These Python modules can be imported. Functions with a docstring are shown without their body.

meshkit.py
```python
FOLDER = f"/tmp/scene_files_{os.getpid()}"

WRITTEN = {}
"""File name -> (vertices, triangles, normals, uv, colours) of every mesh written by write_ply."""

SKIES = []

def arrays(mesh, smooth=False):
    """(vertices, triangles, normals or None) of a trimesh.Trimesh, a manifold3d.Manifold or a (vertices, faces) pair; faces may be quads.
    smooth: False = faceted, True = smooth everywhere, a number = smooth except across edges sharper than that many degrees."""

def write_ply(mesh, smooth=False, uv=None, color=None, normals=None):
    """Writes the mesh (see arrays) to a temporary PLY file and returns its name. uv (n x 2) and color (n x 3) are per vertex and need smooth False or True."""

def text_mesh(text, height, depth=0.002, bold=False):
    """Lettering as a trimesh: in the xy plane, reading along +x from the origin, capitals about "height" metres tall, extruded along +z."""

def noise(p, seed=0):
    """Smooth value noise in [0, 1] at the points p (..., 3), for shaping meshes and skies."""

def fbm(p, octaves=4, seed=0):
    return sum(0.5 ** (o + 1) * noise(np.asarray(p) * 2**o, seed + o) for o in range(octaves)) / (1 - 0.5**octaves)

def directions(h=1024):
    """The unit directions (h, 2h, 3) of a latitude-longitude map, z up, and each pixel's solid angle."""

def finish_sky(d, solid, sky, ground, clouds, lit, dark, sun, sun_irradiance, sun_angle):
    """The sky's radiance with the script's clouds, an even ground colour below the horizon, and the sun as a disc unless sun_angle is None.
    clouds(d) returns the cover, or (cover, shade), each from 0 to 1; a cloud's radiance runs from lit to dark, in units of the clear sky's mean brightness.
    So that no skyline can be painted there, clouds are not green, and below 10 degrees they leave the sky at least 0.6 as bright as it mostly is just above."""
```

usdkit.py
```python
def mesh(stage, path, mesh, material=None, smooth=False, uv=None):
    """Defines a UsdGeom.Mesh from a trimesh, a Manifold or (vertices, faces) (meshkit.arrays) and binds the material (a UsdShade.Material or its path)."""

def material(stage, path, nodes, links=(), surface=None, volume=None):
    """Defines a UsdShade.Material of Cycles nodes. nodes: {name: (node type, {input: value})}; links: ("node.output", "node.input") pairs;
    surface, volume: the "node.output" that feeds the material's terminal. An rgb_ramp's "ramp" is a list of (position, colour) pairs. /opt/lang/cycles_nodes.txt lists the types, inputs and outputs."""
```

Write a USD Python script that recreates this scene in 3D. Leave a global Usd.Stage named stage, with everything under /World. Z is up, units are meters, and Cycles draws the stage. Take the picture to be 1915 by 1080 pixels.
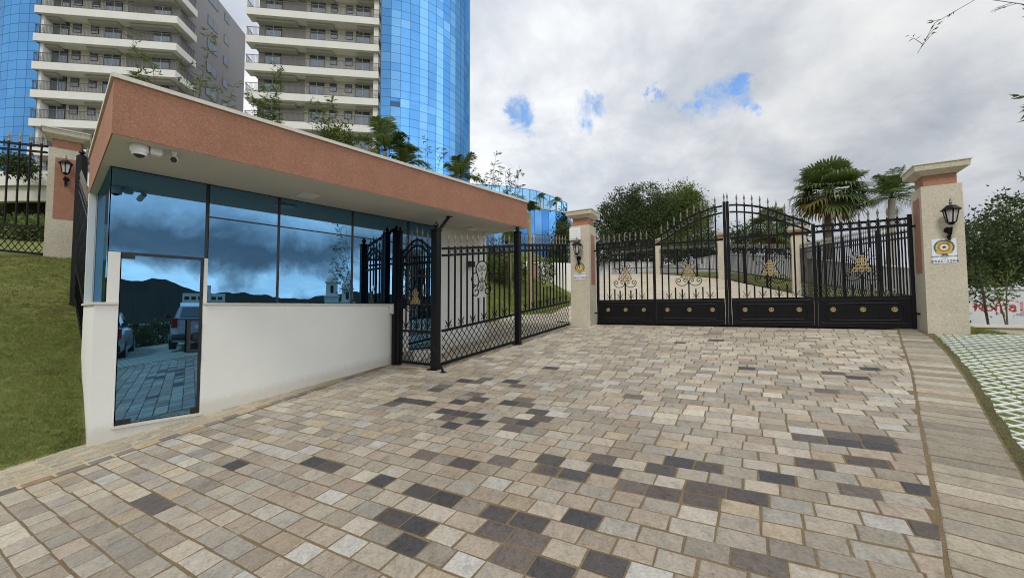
import math, random
import numpy as np
import trimesh, usdkit, meshkit
import shapely, shapely.geometry as sg
from shapely import affinity
from pxr import Usd, UsdGeom, UsdLux, UsdShade, Gf, Sdf, Vt

stage = Usd.Stage.CreateInMemory()
UsdGeom.SetStageUpAxis(stage, UsdGeom.Tokens.z)
UsdGeom.Xform.Define(stage, '/World')
RND = random.Random(7)
NPR = np.random.default_rng(7)
PI = math.pi

# ------------------------------------------------------------------ camera, sky, sun, exposure
EYE = np.array([0.0, 0.0, 1.68])
FOCAL, PITCH, ROLL = 763.03 / 1915.0, 0.0473549, -0.0037376
_f = np.array([0, math.cos(PITCH), math.sin(PITCH)]); _u0 = np.array([0, -math.sin(PITCH), math.cos(PITCH)]); _r0 = np.array([1.0, 0, 0])
_r = math.cos(ROLL) * _r0 + math.sin(ROLL) * _u0; _u = -math.sin(ROLL) * _r0 + math.cos(ROLL) * _u0
cam = UsdGeom.Camera.Define(stage, '/World/camera')
cam.CreateHorizontalApertureAttr(36.0); cam.CreateVerticalApertureAttr(36.0 * 577 / 1024)
cam.CreateFocalLengthAttr(36.0 * FOCAL)
cam.CreateClippingRangeAttr((0.05, 5000.0))
cam.CreateExposureAttr(0.45)
cam.AddTransformOp().Set(Gf.Matrix4d(*_r, 0, *_u, 0, *(-_f), 0, *EYE, 1))

SUN_AZ, SUN_EL = math.radians(205), math.radians(52)
sun = UsdLux.DistantLight.Define(stage, '/World/sun')
sun.CreateIntensityAttr(0.4); sun.CreateAngleAttr(14.0); sun.CreateColorAttr(Gf.Vec3f(1.0, 0.955, 0.88))
sun.CreateNormalizeAttr(True)
_d = np.array([math.sin(SUN_AZ) * math.cos(SUN_EL), math.cos(SUN_AZ) * math.cos(SUN_EL), math.sin(SUN_EL)])
_x = np.cross([0, 0, 1.0], _d); _x /= np.linalg.norm(_x); _y = np.cross(_d, _x)
sun.AddTransformOp().Set(Gf.Matrix4d(*_x, 0, *_y, 0, *_d, 0, 0, 0, 40, 1))


def direction(px, py):
    """The unit direction of a point of the sky, given in the photograph's pixels: only to say where the cloud gaps are."""
    d = _r * (px - 957.5) / 763.03 - _u * (py - 540) / 763.03 + _f
    return d / np.linalg.norm(d)


nodes = {
    'sky': ('sky_texture', {'sky_type': 'single_scattering', 'sun_disc': False, 'sun_elevation': SUN_EL, 'sun_rotation': SUN_AZ, 'air_density': 1.0, 'aerosol_density': 0.6, 'altitude': 300.0}),
    'tc': ('texture_coordinate', {}),
    'sep': ('separate_xyz', {}),
    'zc': ('math', {'math_type': 'maximum', 'value2': 0.0}),
    'zp': ('math', {'math_type': 'add', 'value2': 0.34}),
    'dx': ('math', {'math_type': 'divide'}), 'dy': ('math', {'math_type': 'divide'}),
    'pl': ('combine_xyz', {'z': 3.1}),
    'n1': ('noise_texture', {'scale': 0.95, 'detail': 9.0, 'roughness': 0.54, 'distortion': 0.25}),
    'n2': ('noise_texture', {'scale': 2.9, 'detail': 9.0, 'roughness': 0.58, 'distortion': 0.2}),
    'n3': ('noise_texture', {'scale': 0.55, 'detail': 3.0, 'roughness': 0.5}),
    'wob': ('noise_texture', {'scale': 11.0, 'detail': 9.0, 'roughness': 0.62, 'distortion': 0.4}),
    # brightness of the cloud sheet
    'shade': ('mix_float', {'fac': 0.44}),
    'tone': ('rgb_ramp', {'ramp': [(0.30, (0.42, 0.46, 0.525)), (0.41, (0.52, 0.56, 0.63)), (0.48, (0.65, 0.69, 0.745)), (0.545, (0.83, 0.855, 0.885)), (0.63, (1.02, 1.025, 1.03))]}),
    'gain': ('mix', {'mix_type': 'multiply', 'fac': 1.0, 'color2': (8.4, 8.4, 8.4)}),
    # a bank of darker cloud low in the south-east, with brighter breaks under it (seen in the guardhouse's glass)
    'az': ('vector_math', {'math_type': 'dot_product', 'vector2': (math.sin(math.radians(118)), math.cos(math.radians(118)), 0.0)}),
    'azr': ('map_range', {'range_type': 'smoothstep', 'from_min': 0.35, 'from_max': 0.88, 'to_min': 0.0, 'to_max': 1.0, 'clamp': True}),
    'bn': ('noise_texture', {'scale': 5.5, 'detail': 9.0, 'roughness': 0.6, 'distortion': 0.3}), 'elw': ('math', {'math_type': 'multiply_add', 'value2': 0.26}),
    'elramp': ('rgb_ramp', {'ramp': [(0.0, (0.8, 0.8, 0.8)), (0.11, (0.9, 0.9, 0.9)), (0.15, (2.0, 2.0, 1.95)), (0.19, (2.0, 2.0, 1.95)), (0.213, (1.0, 1.0, 1.0)), (0.235, (0.46, 0.465, 0.48)), (0.265, (0.42, 0.425, 0.44)), (0.295, (0.9, 0.9, 0.9)), (0.335, (1.6, 1.6, 1.6)), (0.42, (2.0, 2.0, 2.0)), (1.0, (1.4, 1.4, 1.4))]}),
    'bank': ('mix', {'mix_type': 'multiply'}),
    # a greyer stretch of cloud towards the right of the view
    'rd': ('vector_math', {'math_type': 'distance', 'vector2': tuple(direction(1750, 260))}), 'rr': ('map_range', {'range_type': 'smoothstep', 'from_min': 0.05, 'from_max': 0.85, 'to_min': 0.72, 'to_max': 1.0, 'clamp': True}), 'rc': ('mix', {'mix_type': 'multiply', 'fac': 1.0}),
    # gaps of clear sky
    'cov0': ('map_range', {'range_type': 'smoothstep', 'from_min': 0.10, 'from_max': 0.22, 'to_min': 0.0, 'to_max': 1.0, 'clamp': True}),
    'sg': ('mix', {'mix_type': 'multiply', 'fac': 1.0, 'color2': (1.15, 1.5, 1.75)}), 'out': ('mix', {}),
    'bg': ('background_shader', {'strength': 0.1}),
}
links = [('tc.generated', 'sep.vector'), ('sep.z', 'zc.value1'), ('zc.value', 'zp.value1'), ('sep.x', 'dx.value1'), ('zp.value', 'dx.value2'), ('sep.y', 'dy.value1'), ('zp.value', 'dy.value2'),
         ('dx.value', 'pl.x'), ('dy.value', 'pl.y'), ('pl.vector', 'n1.vector'), ('pl.vector', 'n2.vector'), ('pl.vector', 'n3.vector'), ('tc.generated', 'wob.vector'),
         ('n1.fac', 'shade.a'), ('n2.fac', 'shade.b'), ('shade.result', 'tone.fac'), ('tc.generated', 'rd.vector1'), ('rd.value', 'rr.value'), ('tone.color', 'rc.color1'), ('rr.result', 'rc.color2'), ('rc.color', 'gain.color1'),
         ('tc.generated', 'az.vector1'), ('az.value', 'azr.value'), ('tc.generated', 'bn.vector'), ('bn.fac', 'elw.value1'), ('zc.value', 'elw.value3'), ('elw.value', 'elramp.fac'),
         ('azr.result', 'bank.fac'), ('gain.color', 'bank.color1'), ('elramp.color', 'bank.color2'),
         ('n3.fac', 'cov0.value')]
last = 'cov0.result'
for i, (px, py, rad) in enumerate([(972, 212, 0.052), (1112, 196, 0.045), (1345, 196, 0.075), (1295, 215, 0.05), (1395, 182, 0.035), (1235, 180, 0.02)]):
    c = direction(px, py)
    nodes[f'gd{i}'] = ('vector_math', {'math_type': 'distance', 'vector2': tuple(c)})
    nodes[f'gw{i}'] = ('math', {'math_type': 'multiply_add', 'value2': 0.26})
    nodes[f'gr{i}'] = ('map_range', {'range_type': 'smoothstep', 'from_min': 0.128 - rad * 0.15, 'from_max': 0.128 + rad * 0.75, 'to_min': 0.08, 'to_max': 1.0, 'clamp': True})
    nodes[f'gm{i}'] = ('math', {'math_type': 'multiply'})
    links += [('tc.generated', f'gd{i}.vector1'), ('wob.fac', f'gw{i}.value1'), (f'gd{i}.value', f'gw{i}.value3'), (f'gw{i}.value', f'gr{i}.value'), (last, f'gm{i}.value1'), (f'gr{i}.result', f'gm{i}.value2')]
    last = f'gm{i}.value'
nodes['wf'] = ('noise_texture', {'scale': 17.0, 'detail': 8.0, 'roughness': 0.6, 'distortion': 0.5})
nodes['wr'] = ('map_range', {'range_type': 'smoothstep', 'from_min': 0.36, 'from_max': 0.58, 'to_min': 0.25, 'to_max': 1.0, 'clamp': True})
nodes['gi'] = ('math', {'math_type': 'subtract', 'value1': 1.0}); nodes['gx'] = ('math', {'math_type': 'multiply'}); nodes['go'] = ('math', {'math_type': 'subtract', 'value1': 1.0})
links += [('tc.generated', 'wf.vector'), ('wf.fac', 'wr.value'), (last, 'gi.value2'), ('gi.value', 'gx.value1'), ('wr.result', 'gx.value2'), ('gx.value', 'go.value2')]
last = 'go.value'
links += [(last, 'out.fac'), ('sky.color', 'sg.color1'), ('sg.color', 'out.color1'), ('bank.color', 'out.color2'), ('out.color', 'bg.color')]
sky_mat = usdkit.material(stage, '/World/Looks/sky_clouds', nodes, links, surface='bg.background')
dome = UsdLux.DomeLight.Define(stage, '/World/sky')
UsdShade.MaterialBindingAPI.Apply(dome.GetPrim()).Bind(sky_mat)
dome.GetPrim().SetCustomDataByKey('kind', 'structure')

# ------------------------------------------------------------------ prims
_used = {}


def numbered(path):
    k = _used.get(path, -1) + 1
    _used[path] = k
    return path if k == 0 else f'{path}_{k:03d}'


def tag(p, label=None, cat=None, group=None, kind=None):
    p = p.GetPrim()
    for k, v in (('label', label), ('category', cat), ('group', group), ('kind', kind)):
        if v:
            p.SetCustomDataByKey(k, v)
    return p


class Thing:
    def __init__(self, name, loc, label=None, cat=None, group=None, kind=None):
        self.path = numbered('/World/' + name); self.loc = np.asarray(loc, float)
        x = UsdGeom.Xform.Define(stage, self.path); x.AddTranslateOp().Set(Gf.Vec3d(*map(float, loc)))
        self.prim = tag(x, label, cat, group, kind)

    def part(self, name, mesh, mat, label=None, under=None, smooth=False, kind=None, tone=None, group=None):
        p = obj(name, mesh, mat, parent=under or self.path, shift=self.loc, smooth=smooth, tone=tone)
        tag(stage.GetPrimAtPath(p), label, None, group, kind)
        return p


def arr(mesh):
    if isinstance(mesh, MB):
        return mesh.get()
    if isinstance(mesh, trimesh.Trimesh):
        return np.array(mesh.vertices), np.array(mesh.faces)
    return np.asarray(mesh[0], float), np.asarray(mesh[1], int)


def obj(name, mesh, mat, parent='/World', shift=(0, 0, 0), smooth=False, tone=None):
    v, f = arr(mesh)
    path = numbered(parent + '/' + name)
    m = usdkit.mesh(stage, path, (v - np.asarray(shift), f), mat, smooth=smooth)
    if tone is not None:
        n = len(m.GetPointsAttr().Get())
        tone = np.asarray(tone, np.float32)
        tone = np.tile(tone, (n, 1)) if tone.ndim == 1 else tone
        UsdGeom.PrimvarsAPI(m).CreatePrimvar('tone', Sdf.ValueTypeNames.Color3fArray, 'vertex').Set(Vt.Vec3fArray.FromNumpy(tone))
    return path


def single(name, mesh, mat, label, cat=None, group=None, kind=None, smooth=False, tone=None):
    """A thing that is one mesh, or a piece of the setting."""
    p = obj(name, mesh, mat, smooth=smooth, tone=tone)
    tag(stage.GetPrimAtPath(p), label, cat, group, kind)
    return p


def copy_of(source, name, matrix, label, cat, group=None):
    """A copy of a finished thing, with its parts, as its own top-level prim."""
    path = numbered('/World/' + name)
    x = UsdGeom.Xform.Define(stage, path)
    x.GetPrim().GetReferences().AddInternalReference(source)
    UsdGeom.Xformable(x).ClearXformOpOrder()
    UsdGeom.Xformable(x).AddTransformOp(opSuffix='copy').Set(matrix)
    tag(x, label, cat, group); x.GetPrim().SetInstanceable(True)
    return path


# ------------------------------------------------------------------ shapes
class MB:
    def __init__(self): self.v, self.f, self.n = [], [], 0

    def add(self, v, f):
        v = np.asarray(v, float); f = np.asarray(f, int)
        if f.shape[1] == 4:
            f = np.vstack([f[:, [0, 1, 2]], f[:, [0, 2, 3]]])
        self.v.append(v); self.f.append(f + self.n); self.n += len(v)
        return self

    def get(self): return np.vstack(self.v), np.vstack(self.f)

    def box(self, o, a, b, c):
        """The box with corner o and edge vectors a, b, c."""
        o, a, b, c = (np.asarray(x, float) for x in (o, a, b, c))
        if np.dot(np.cross(a, b), c) < 0:
            a, b = b, a
        v = [o, o + a, o + a + b, o + b, o + c, o + a + c, o + a + b + c, o + b + c]
        return self.add(v, [[0, 3, 2, 1], [4, 5, 6, 7], [0, 1, 5, 4], [1, 2, 6, 5], [2, 3, 7, 6], [3, 0, 4, 7]])

    def bar(self, p, q, w, h=None, side=None):
        """A bar of section w (along side) by h from p to q."""
        p, q = np.asarray(p, float), np.asarray(q, float); h = w if h is None else h
        d = q - p; d /= np.linalg.norm(d)
        s = np.asarray(side if side is not None else ([0, 0, 1] if abs(d[2]) < 0.9 else [1, 0, 0]), float)
        s = s - d * s.dot(d); s /= np.linalg.norm(s); t = np.cross(d, s)
        return self.box(p - s * w / 2 - t * h / 2, q - p, s * w, t * h)

    def tube(self, pts, r, n=6, closed=False, cap=True):
        pts = np.asarray(pts, float); k = len(pts); r = np.broadcast_to(r, (k,)).astype(float)
        d = np.roll(pts, -1, 0) - np.roll(pts, 1, 0) if closed else np.gradient(pts, axis=0)
        d /= np.maximum(np.linalg.norm(d, axis=1, keepdims=True), 1e-9)
        s = np.cross(d[0], [0, 0, 1] if abs(d[0][2]) < 0.9 else [1, 0, 0]); rings = []
        for i in range(k):
            s = s - d[i] * s.dot(d[i]); s /= max(np.linalg.norm(s), 1e-9); t = np.cross(d[i], s)
            a = np.arange(n) * 2 * PI / n
            rings.append(pts[i] + r[i] * (np.cos(a)[:, None] * s + np.sin(a)[:, None] * t))
        v = np.vstack(rings); f = []
        for i in range(k if closed else k - 1):
            j = (i + 1) % k
            for m in range(n):
                f.append([i * n + m, i * n + (m + 1) % n, j * n + (m + 1) % n, j * n + m])
        self.add(v, f)
        if cap and not closed:
            for i, flip in ((0, True), (k - 1, False)):
                idx = list(range(i * n, i * n + n)); base = self.n - len(v)
                ff = [[idx[0], idx[m], idx[m + 1]] for m in range(1, n - 1)]
                ff = [x[::-1] for x in ff] if flip else ff
                self.f.append(np.array(ff) + base)
        return self

    def lathe(self, prof, o, n=10, x=(1, 0, 0), y=(0, 1, 0), z=(0, 0, 1)):
        """prof: (radius, height) pairs turned about z through o."""
        o, x, y, z = (np.asarray(a, float) for a in (o, x, y, z)); k = len(prof)
        a = np.arange(n) * 2 * PI / n
        v = np.vstack([o + r * (np.cos(a)[:, None] * x + np.sin(a)[:, None] * y) + h * z for r, h in prof])
        f = [[i * n + m, i * n + (m + 1) % n, (i + 1) * n + (m + 1) % n, (i + 1) * n + m] for i in range(k - 1) for m in range(n)]
        return self.add(v, f)

    def prism(self, poly, o, x, y, z, h0, h1):
        """A shapely polygon in the x, y plane at o, extruded along z from h0 to h1."""
        o, x, y, z = (np.asarray(a, float) for a in (o, x, y, z))
        for g in getattr(poly, 'geoms', [poly]):
            if g.is_empty or g.area < 1e-9:
                continue
            m = trimesh.creation.extrude_polygon(g, h1 - h0, engine='earcut'); p = np.array(m.vertices)
            f = np.array(m.faces)
            if np.dot(np.cross(x, y), z) < 0:
                f = f[:, ::-1]
            self.add(o + p[:, :1] * x + p[:, 1:2] * y + (p[:, 2:] + h0) * z, f)
        return self

    def mesh(self, m, M=None):
        v, f = arr(m)
        if M is not None:
            v = v @ np.asarray(M)[:3, :3].T + np.asarray(M)[:3, 3]
        return self.add(v, f)


def ring(mb, c, R, r, ax, ay, n=14, k=5):
    a = np.arange(n) * 2 * PI / n
    return mb.tube(np.asarray(c) + R * (np.cos(a)[:, None] * np.asarray(ax) + np.sin(a)[:, None] * np.asarray(ay)), r, k, closed=True)


# ------------------------------------------------------------------ materials
def M(name, nodes, links, surface): return usdkit.material(stage, '/World/Looks/' + name, nodes, links, surface=surface)


def plain(name, col, rough=0.5, metallic=0.0, spec=0.5, var=0.12, scale=6.0, bump=0.0, bscale=60.0, coat=0.0):
    """A paint or solid whose colour and gloss vary a little over the object."""
    lo = tuple(c * (1 - var) for c in col); hi = tuple(min(1, c * (1 + var)) for c in col)
    n = {'g': ('geometry', {}), 'n': ('noise_texture', {'scale': scale, 'detail': 6.0, 'roughness': 0.6}), 'r': ('rgb_ramp', {'ramp': [(0.3, lo), (0.7, hi)]}),
         'rr': ('map_range', {'from_min': 0.3, 'from_max': 0.7, 'to_min': max(0.02, rough - 0.08), 'to_max': min(1, rough + 0.08)}),
         'p': ('principled_bsdf', {'metallic': metallic, 'specular_ior_level': spec, 'coat_weight': coat})}
    l = [('g.position', 'n.vector'), ('n.fac', 'r.fac'), ('r.color', 'p.base_color'), ('n.fac', 'rr.value'), ('rr.result', 'p.roughness')]
    if bump:
        n['bn'] = ('noise_texture', {'scale': bscale, 'detail': 4.0, 'roughness': 0.6}); n['b'] = ('bump', {'strength': bump, 'distance': 0.01})
        l += [('g.position', 'bn.vector'), ('bn.fac', 'b.height'), ('b.normal', 'p.normal')]
    return M(name, n, l, 'p.BSDF')


def toned(name, rough, streak=0.25, bump=0.35, spec=0.3, scale=9.0, bscale=70.0, dist=0.006):
    """Stone whose own colour rides on the mesh (primvar tone), with veins and grain."""
    n = {'g': ('geometry', {}), 'a': ('attribute', {'attribute': 'tone'}), 'mp': ('mapping', {'scale': (1.0, 0.6, 1.0), 'rotation': (0, 0, 0.55)}), 'dn': ('noise_texture', {'scale': 0.7, 'detail': 6.0, 'roughness': 0.65}), 'dr': ('rgb_ramp', {'ramp': [(0.32, (0.84, 0.83, 0.82)), (0.52, (1.0, 1.0, 1.0)), (0.7, (1.06, 1.06, 1.06))]}), 'm3': ('mix', {'mix_type': 'multiply', 'fac': 1.0}),
         'n': ('noise_texture', {'scale': scale, 'detail': 8.0, 'roughness': 0.7, 'distortion': 0.5}), 'n2': ('noise_texture', {'scale': bscale, 'detail': 5.0, 'roughness': 0.7}),
         'r': ('rgb_ramp', {'ramp': [(0.3, (1 - streak * 1.4,) * 3), (0.46, (1.0 - streak * 0.25,) * 3), (0.62, (1.0 + streak * 0.25,) * 3), (0.78, (1 + streak,) * 3)]}),
         'r2': ('rgb_ramp', {'ramp': [(0.3, (0.70, 0.695, 0.69)), (0.5, (1.0, 1.0, 1.0)), (0.72, (1.22, 1.22, 1.21))]}),
         'm': ('mix', {'mix_type': 'multiply', 'fac': 1.0}), 'm2': ('mix', {'mix_type': 'multiply', 'fac': 1.0}),
         'ad': ('math', {'math_type': 'multiply_add', 'value2': 0.6}),
         'b': ('bump', {'strength': bump, 'distance': dist}), 'p': ('principled_bsdf', {'roughness': rough, 'specular_ior_level': spec})}
    l = [('g.position', 'mp.vector'), ('mp.vector', 'n.vector'), ('g.position', 'n2.vector'), ('n.fac', 'r.fac'), ('n2.fac', 'r2.fac'), ('a.color', 'm.color1'), ('r.color', 'm.color2'), ('m.color', 'm2.color1'), ('r2.color', 'm2.color2'),
         ('g.position', 'dn.vector'), ('dn.fac', 'dr.fac'), ('m2.color', 'm3.color1'), ('dr.color', 'm3.color2'), ('m3.color', 'p.base_color'), ('n.fac', 'ad.value1'), ('n2.fac', 'ad.value3'), ('ad.value', 'b.height'), ('b.normal', 'p.normal')]
    return M(name, n, l, 'p.BSDF')


def granular(name, c1, c2, c3, rough=0.85, scale=160.0, bump=0.5, dist=0.004, blotch=0.18):
    """Textured render: coloured grains, broad blotches."""
    n = {'g': ('geometry', {}), 'v': ('voronoi_texture', {'scale': scale}), 'n': ('noise_texture', {'scale': 2.2, 'detail': 7.0, 'roughness': 0.65}), 'n2': ('noise_texture', {'scale': scale * 0.7, 'detail': 3.0}),
         's': ('separate_color', {}), 'r': ('rgb_ramp', {'ramp': [(0.0, c1), (0.45, c2), (0.88, c2), (1.0, c3)]}), 'rb': ('rgb_ramp', {'ramp': [(0.3, (1 - blotch,) * 3), (0.72, (1 + blotch,) * 3)]}),
         'm': ('mix', {'mix_type': 'multiply', 'fac': 1.0}), 'b': ('bump', {'strength': bump, 'distance': dist}), 'p': ('principled_bsdf', {'roughness': rough, 'specular_ior_level': 0.25})}
    l = [('g.position', 'v.vector'), ('g.position', 'n.vector'), ('g.position', 'n2.vector'), ('v.color', 's.color'), ('s.r', 'r.fac'), ('r.color', 'm.color1'), ('n.fac', 'rb.fac'), ('rb.color', 'm.color2'), ('m.color', 'p.base_color'),
         ('n2.fac', 'b.height'), ('b.normal', 'p.normal')]
    return M(name, n, l, 'p.BSDF')


def leafy(name, dark, light, rough=0.55, trans=0.35):
    """Leaves: colour differs from leaf to leaf and from clump to clump, with light passing through."""
    n = {'g': ('geometry', {}), 'n': ('noise_texture', {'scale': 1.4, 'detail': 4.0}), 'i': ('math', {'math_type': 'multiply_add', 'value2': 0.5}),
         'hf': ('math', {'math_type': 'multiply', 'value2': 0.6}), 'r': ('rgb_ramp', {'ramp': [(0.2, dark), (0.85, light)]}),
         'p': ('principled_bsdf', {'roughness': rough, 'specular_ior_level': 0.3}), 't': ('translucent_bsdf', {}), 'm': ('mix_closure', {'fac': trans})}
    l = [('g.position', 'n.vector'), ('g.random_per_island', 'i.value1'), ('n.fac', 'hf.value1'), ('hf.value', 'i.value3'), ('i.value', 'r.fac'), ('r.color', 'p.base_color'), ('r.color', 't.color'), ('p.BSDF', 'm.closure1'), ('t.BSDF', 'm.closure2')]
    return M(name, n, l, 'm.closure')


def mirror_glass(name, tint, body=(0.006, 0.008, 0.012), share=0.82, rough=0.0):
    """Reflective solar-control glass: a tinted mirror coat over a nearly black body."""
    n = {'lw': ('layer_weight', {'blend': 0.25}), 'mr': ('map_range', {'from_min': 0.0, 'from_max': 1.0, 'to_min': share, 'to_max': 0.97}),
         'gl': ('glossy_bsdf', {'color': tint, 'roughness': rough, 'distribution': 'ggx'}), 'd': ('diffuse_bsdf', {'color': body}), 'm': ('mix_closure', {})}
    return M(name, n, [('lw.fresnel', 'mr.value'), ('mr.result', 'm.fac'), ('d.BSDF', 'm.closure1'), ('gl.BSDF', 'm.closure2')], 'm.closure')


MT = {}
MT['stone'] = toned('driveway_stone', 0.52, streak=0.24, bump=0.55, scale=14.0, bscale=55.0)
MT['stone_dark'] = toned('dark_stone', 0.6, streak=0.35, scale=26.0)
MT['mortar'] = granular('joint_mortar', (0.10, 0.072, 0.038), (0.15, 0.11, 0.06), (0.22, 0.17, 0.10), scale=220.0)
MT['sand_mortar'] = granular('sand_mortar', (0.33, 0.265, 0.165), (0.40, 0.33, 0.215), (0.46, 0.39, 0.27), scale=200.0)
MT['terracotta'] = granular('terracotta_render', (0.25, 0.116, 0.074), (0.325, 0.157, 0.103), (0.42, 0.245, 0.18), scale=120.0, bump=0.5, blotch=0.12)
MT['cream'] = granular('cream_render', (0.36, 0.315, 0.24), (0.47, 0.425, 0.335), (0.56, 0.52, 0.43), scale=90.0, blotch=0.1)
def wall_paint():
    """White wall paint with a little splash dirt just above the sloping ground."""
    n = {'g': ('geometry', {}), 'n': ('noise_texture', {'scale': 0.9, 'detail': 7.0, 'roughness': 0.6}), 'r': ('rgb_ramp', {'ramp': [(0.3, (0.67, 0.668, 0.62)), (0.7, (0.72, 0.72, 0.68))]}),
         'd': ('vector_math', {'math_type': 'dot_product', 'vector2': (-0.1286 * 0.65850369, -0.1286 * 0.7525775, 1.0)}), 'n2': ('noise_texture', {'scale': 14.0, 'detail': 6.0, 'roughness': 0.7}), 'h': ('math', {'math_type': 'multiply_add', 'value2': -0.16}),
         'mr': ('map_range', {'range_type': 'smoothstep', 'from_min': 0.02, 'from_max': 0.20, 'to_min': 0.42, 'to_max': 0.0, 'clamp': True}), 'm': ('mix', {'color2': (0.40, 0.35, 0.26)}),
         'bn': ('noise_texture', {'scale': 90.0, 'detail': 4.0}), 'b': ('bump', {'strength': 0.06, 'distance': 0.01}), 'p': ('principled_bsdf', {'roughness': 0.6, 'specular_ior_level': 0.4})}
    l = [('g.position', 'n.vector'), ('n.fac', 'r.fac'), ('g.position', 'd.vector1'), ('g.position', 'n2.vector'), ('n2.fac', 'h.value1'), ('d.value', 'h.value3'), ('h.value', 'mr.value'), ('mr.result', 'm.fac'), ('r.color', 'm.color1'), ('m.color', 'p.base_color'),
         ('g.position', 'bn.vector'), ('bn.fac', 'b.height'), ('b.normal', 'p.normal')]
    return M('white_wall_paint', n, l, 'p.BSDF')


MT['white_paint'] = wall_paint()
MT['soffit'] = plain('soffit_paint', (0.52, 0.5, 0.45), 0.75, var=0.05, scale=1.5)
MT['coping'] = plain('pale_granite', (0.56, 0.53, 0.46), 0.5, var=0.12, scale=40)
MT['iron'] = plain('black_iron_paint', (0.004, 0.004, 0.005), 0.45, spec=0.18, var=0.3, scale=18, bump=0.05, bscale=120)
MT['iron_tip'] = plain('worn_iron_tip', (0.16, 0.145, 0.12), 0.4, metallic=0.35, var=0.35, scale=60)
MT['gilt'] = plain('old_gilt', (0.30, 0.22, 0.085), 0.42, metallic=0.4, var=0.3, scale=70)
MT['frame_black'] = plain('black_frame', (0.012, 0.014, 0.017), 0.35, var=0.2)
MT['aluminium'] = plain('white_aluminium', (0.62, 0.63, 0.62), 0.4, var=0.04)
MT['white_plastic'] = plain('white_plastic', (0.68, 0.68, 0.66), 0.35, var=0.04)
MT['black_plastic'] = plain('black_plastic', (0.012, 0.012, 0.013), 0.25)
MT['house_glass'] = mirror_glass('guardhouse_glass', (0.17, 0.375, 0.59))
MT['tower_glass'] = mirror_glass('tower_glass', (0.13, 0.37, 0.72))
MT['tower_glass_pale'] = mirror_glass('tower_glass_pale', (0.19, 0.45, 0.78))
MT['tower_glass_deep'] = mirror_glass('tower_glass_deep', (0.095, 0.31, 0.68))
MT['pane_grey'] = mirror_glass('grey_pane', (0.42, 0.47, 0.52), (0.02, 0.022, 0.024), share=0.5)
MT['soil'] = granular('dry_soil', (0.05, 0.036, 0.02), (0.085, 0.062, 0.035), (0.13, 0.1, 0.06), scale=120.0)
MT['grid'] = plain('pale_concrete', (0.50, 0.53, 0.49), 0.75, var=0.12, scale=14, bump=0.25, bscale=120)
MT['bark'] = plain('bark', (0.11, 0.085, 0.06), 0.85, var=0.4, scale=14, bump=0.6, bscale=40)
MT['pale_bark'] = plain('pale_bark', (0.30, 0.28, 0.24), 0.85, var=0.25, scale=12, bump=0.4, bscale=40)
MT['crownshaft'] = plain('palm_stem', (0.24, 0.20, 0.115), 0.6, var=0.25, scale=10, bump=0.3, bscale=20)
MT['leaf_dark'] = leafy('dark_leaf', (0.03, 0.047, 0.014), (0.13, 0.165, 0.048))
MT['leaf_mid'] = leafy('mid_leaf', (0.05, 0.078, 0.016), (0.20, 0.255, 0.055))
MT['leaf_light'] = leafy('light_leaf', (0.07, 0.10, 0.018), (0.23, 0.27, 0.06))
MT['leaf_grey'] = leafy('grey_green_leaf', (0.04, 0.05, 0.03), (0.13, 0.15, 0.09))
MT['leaf_palm'] = leafy('palm_leaf', (0.055, 0.085, 0.022), (0.21, 0.27, 0.08), rough=0.4, trans=0.25)
MT['leaf_dry'] = leafy('dry_palm_leaf', (0.10, 0.075, 0.02), (0.26, 0.2, 0.06), rough=0.6, trans=0.25)
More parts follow.
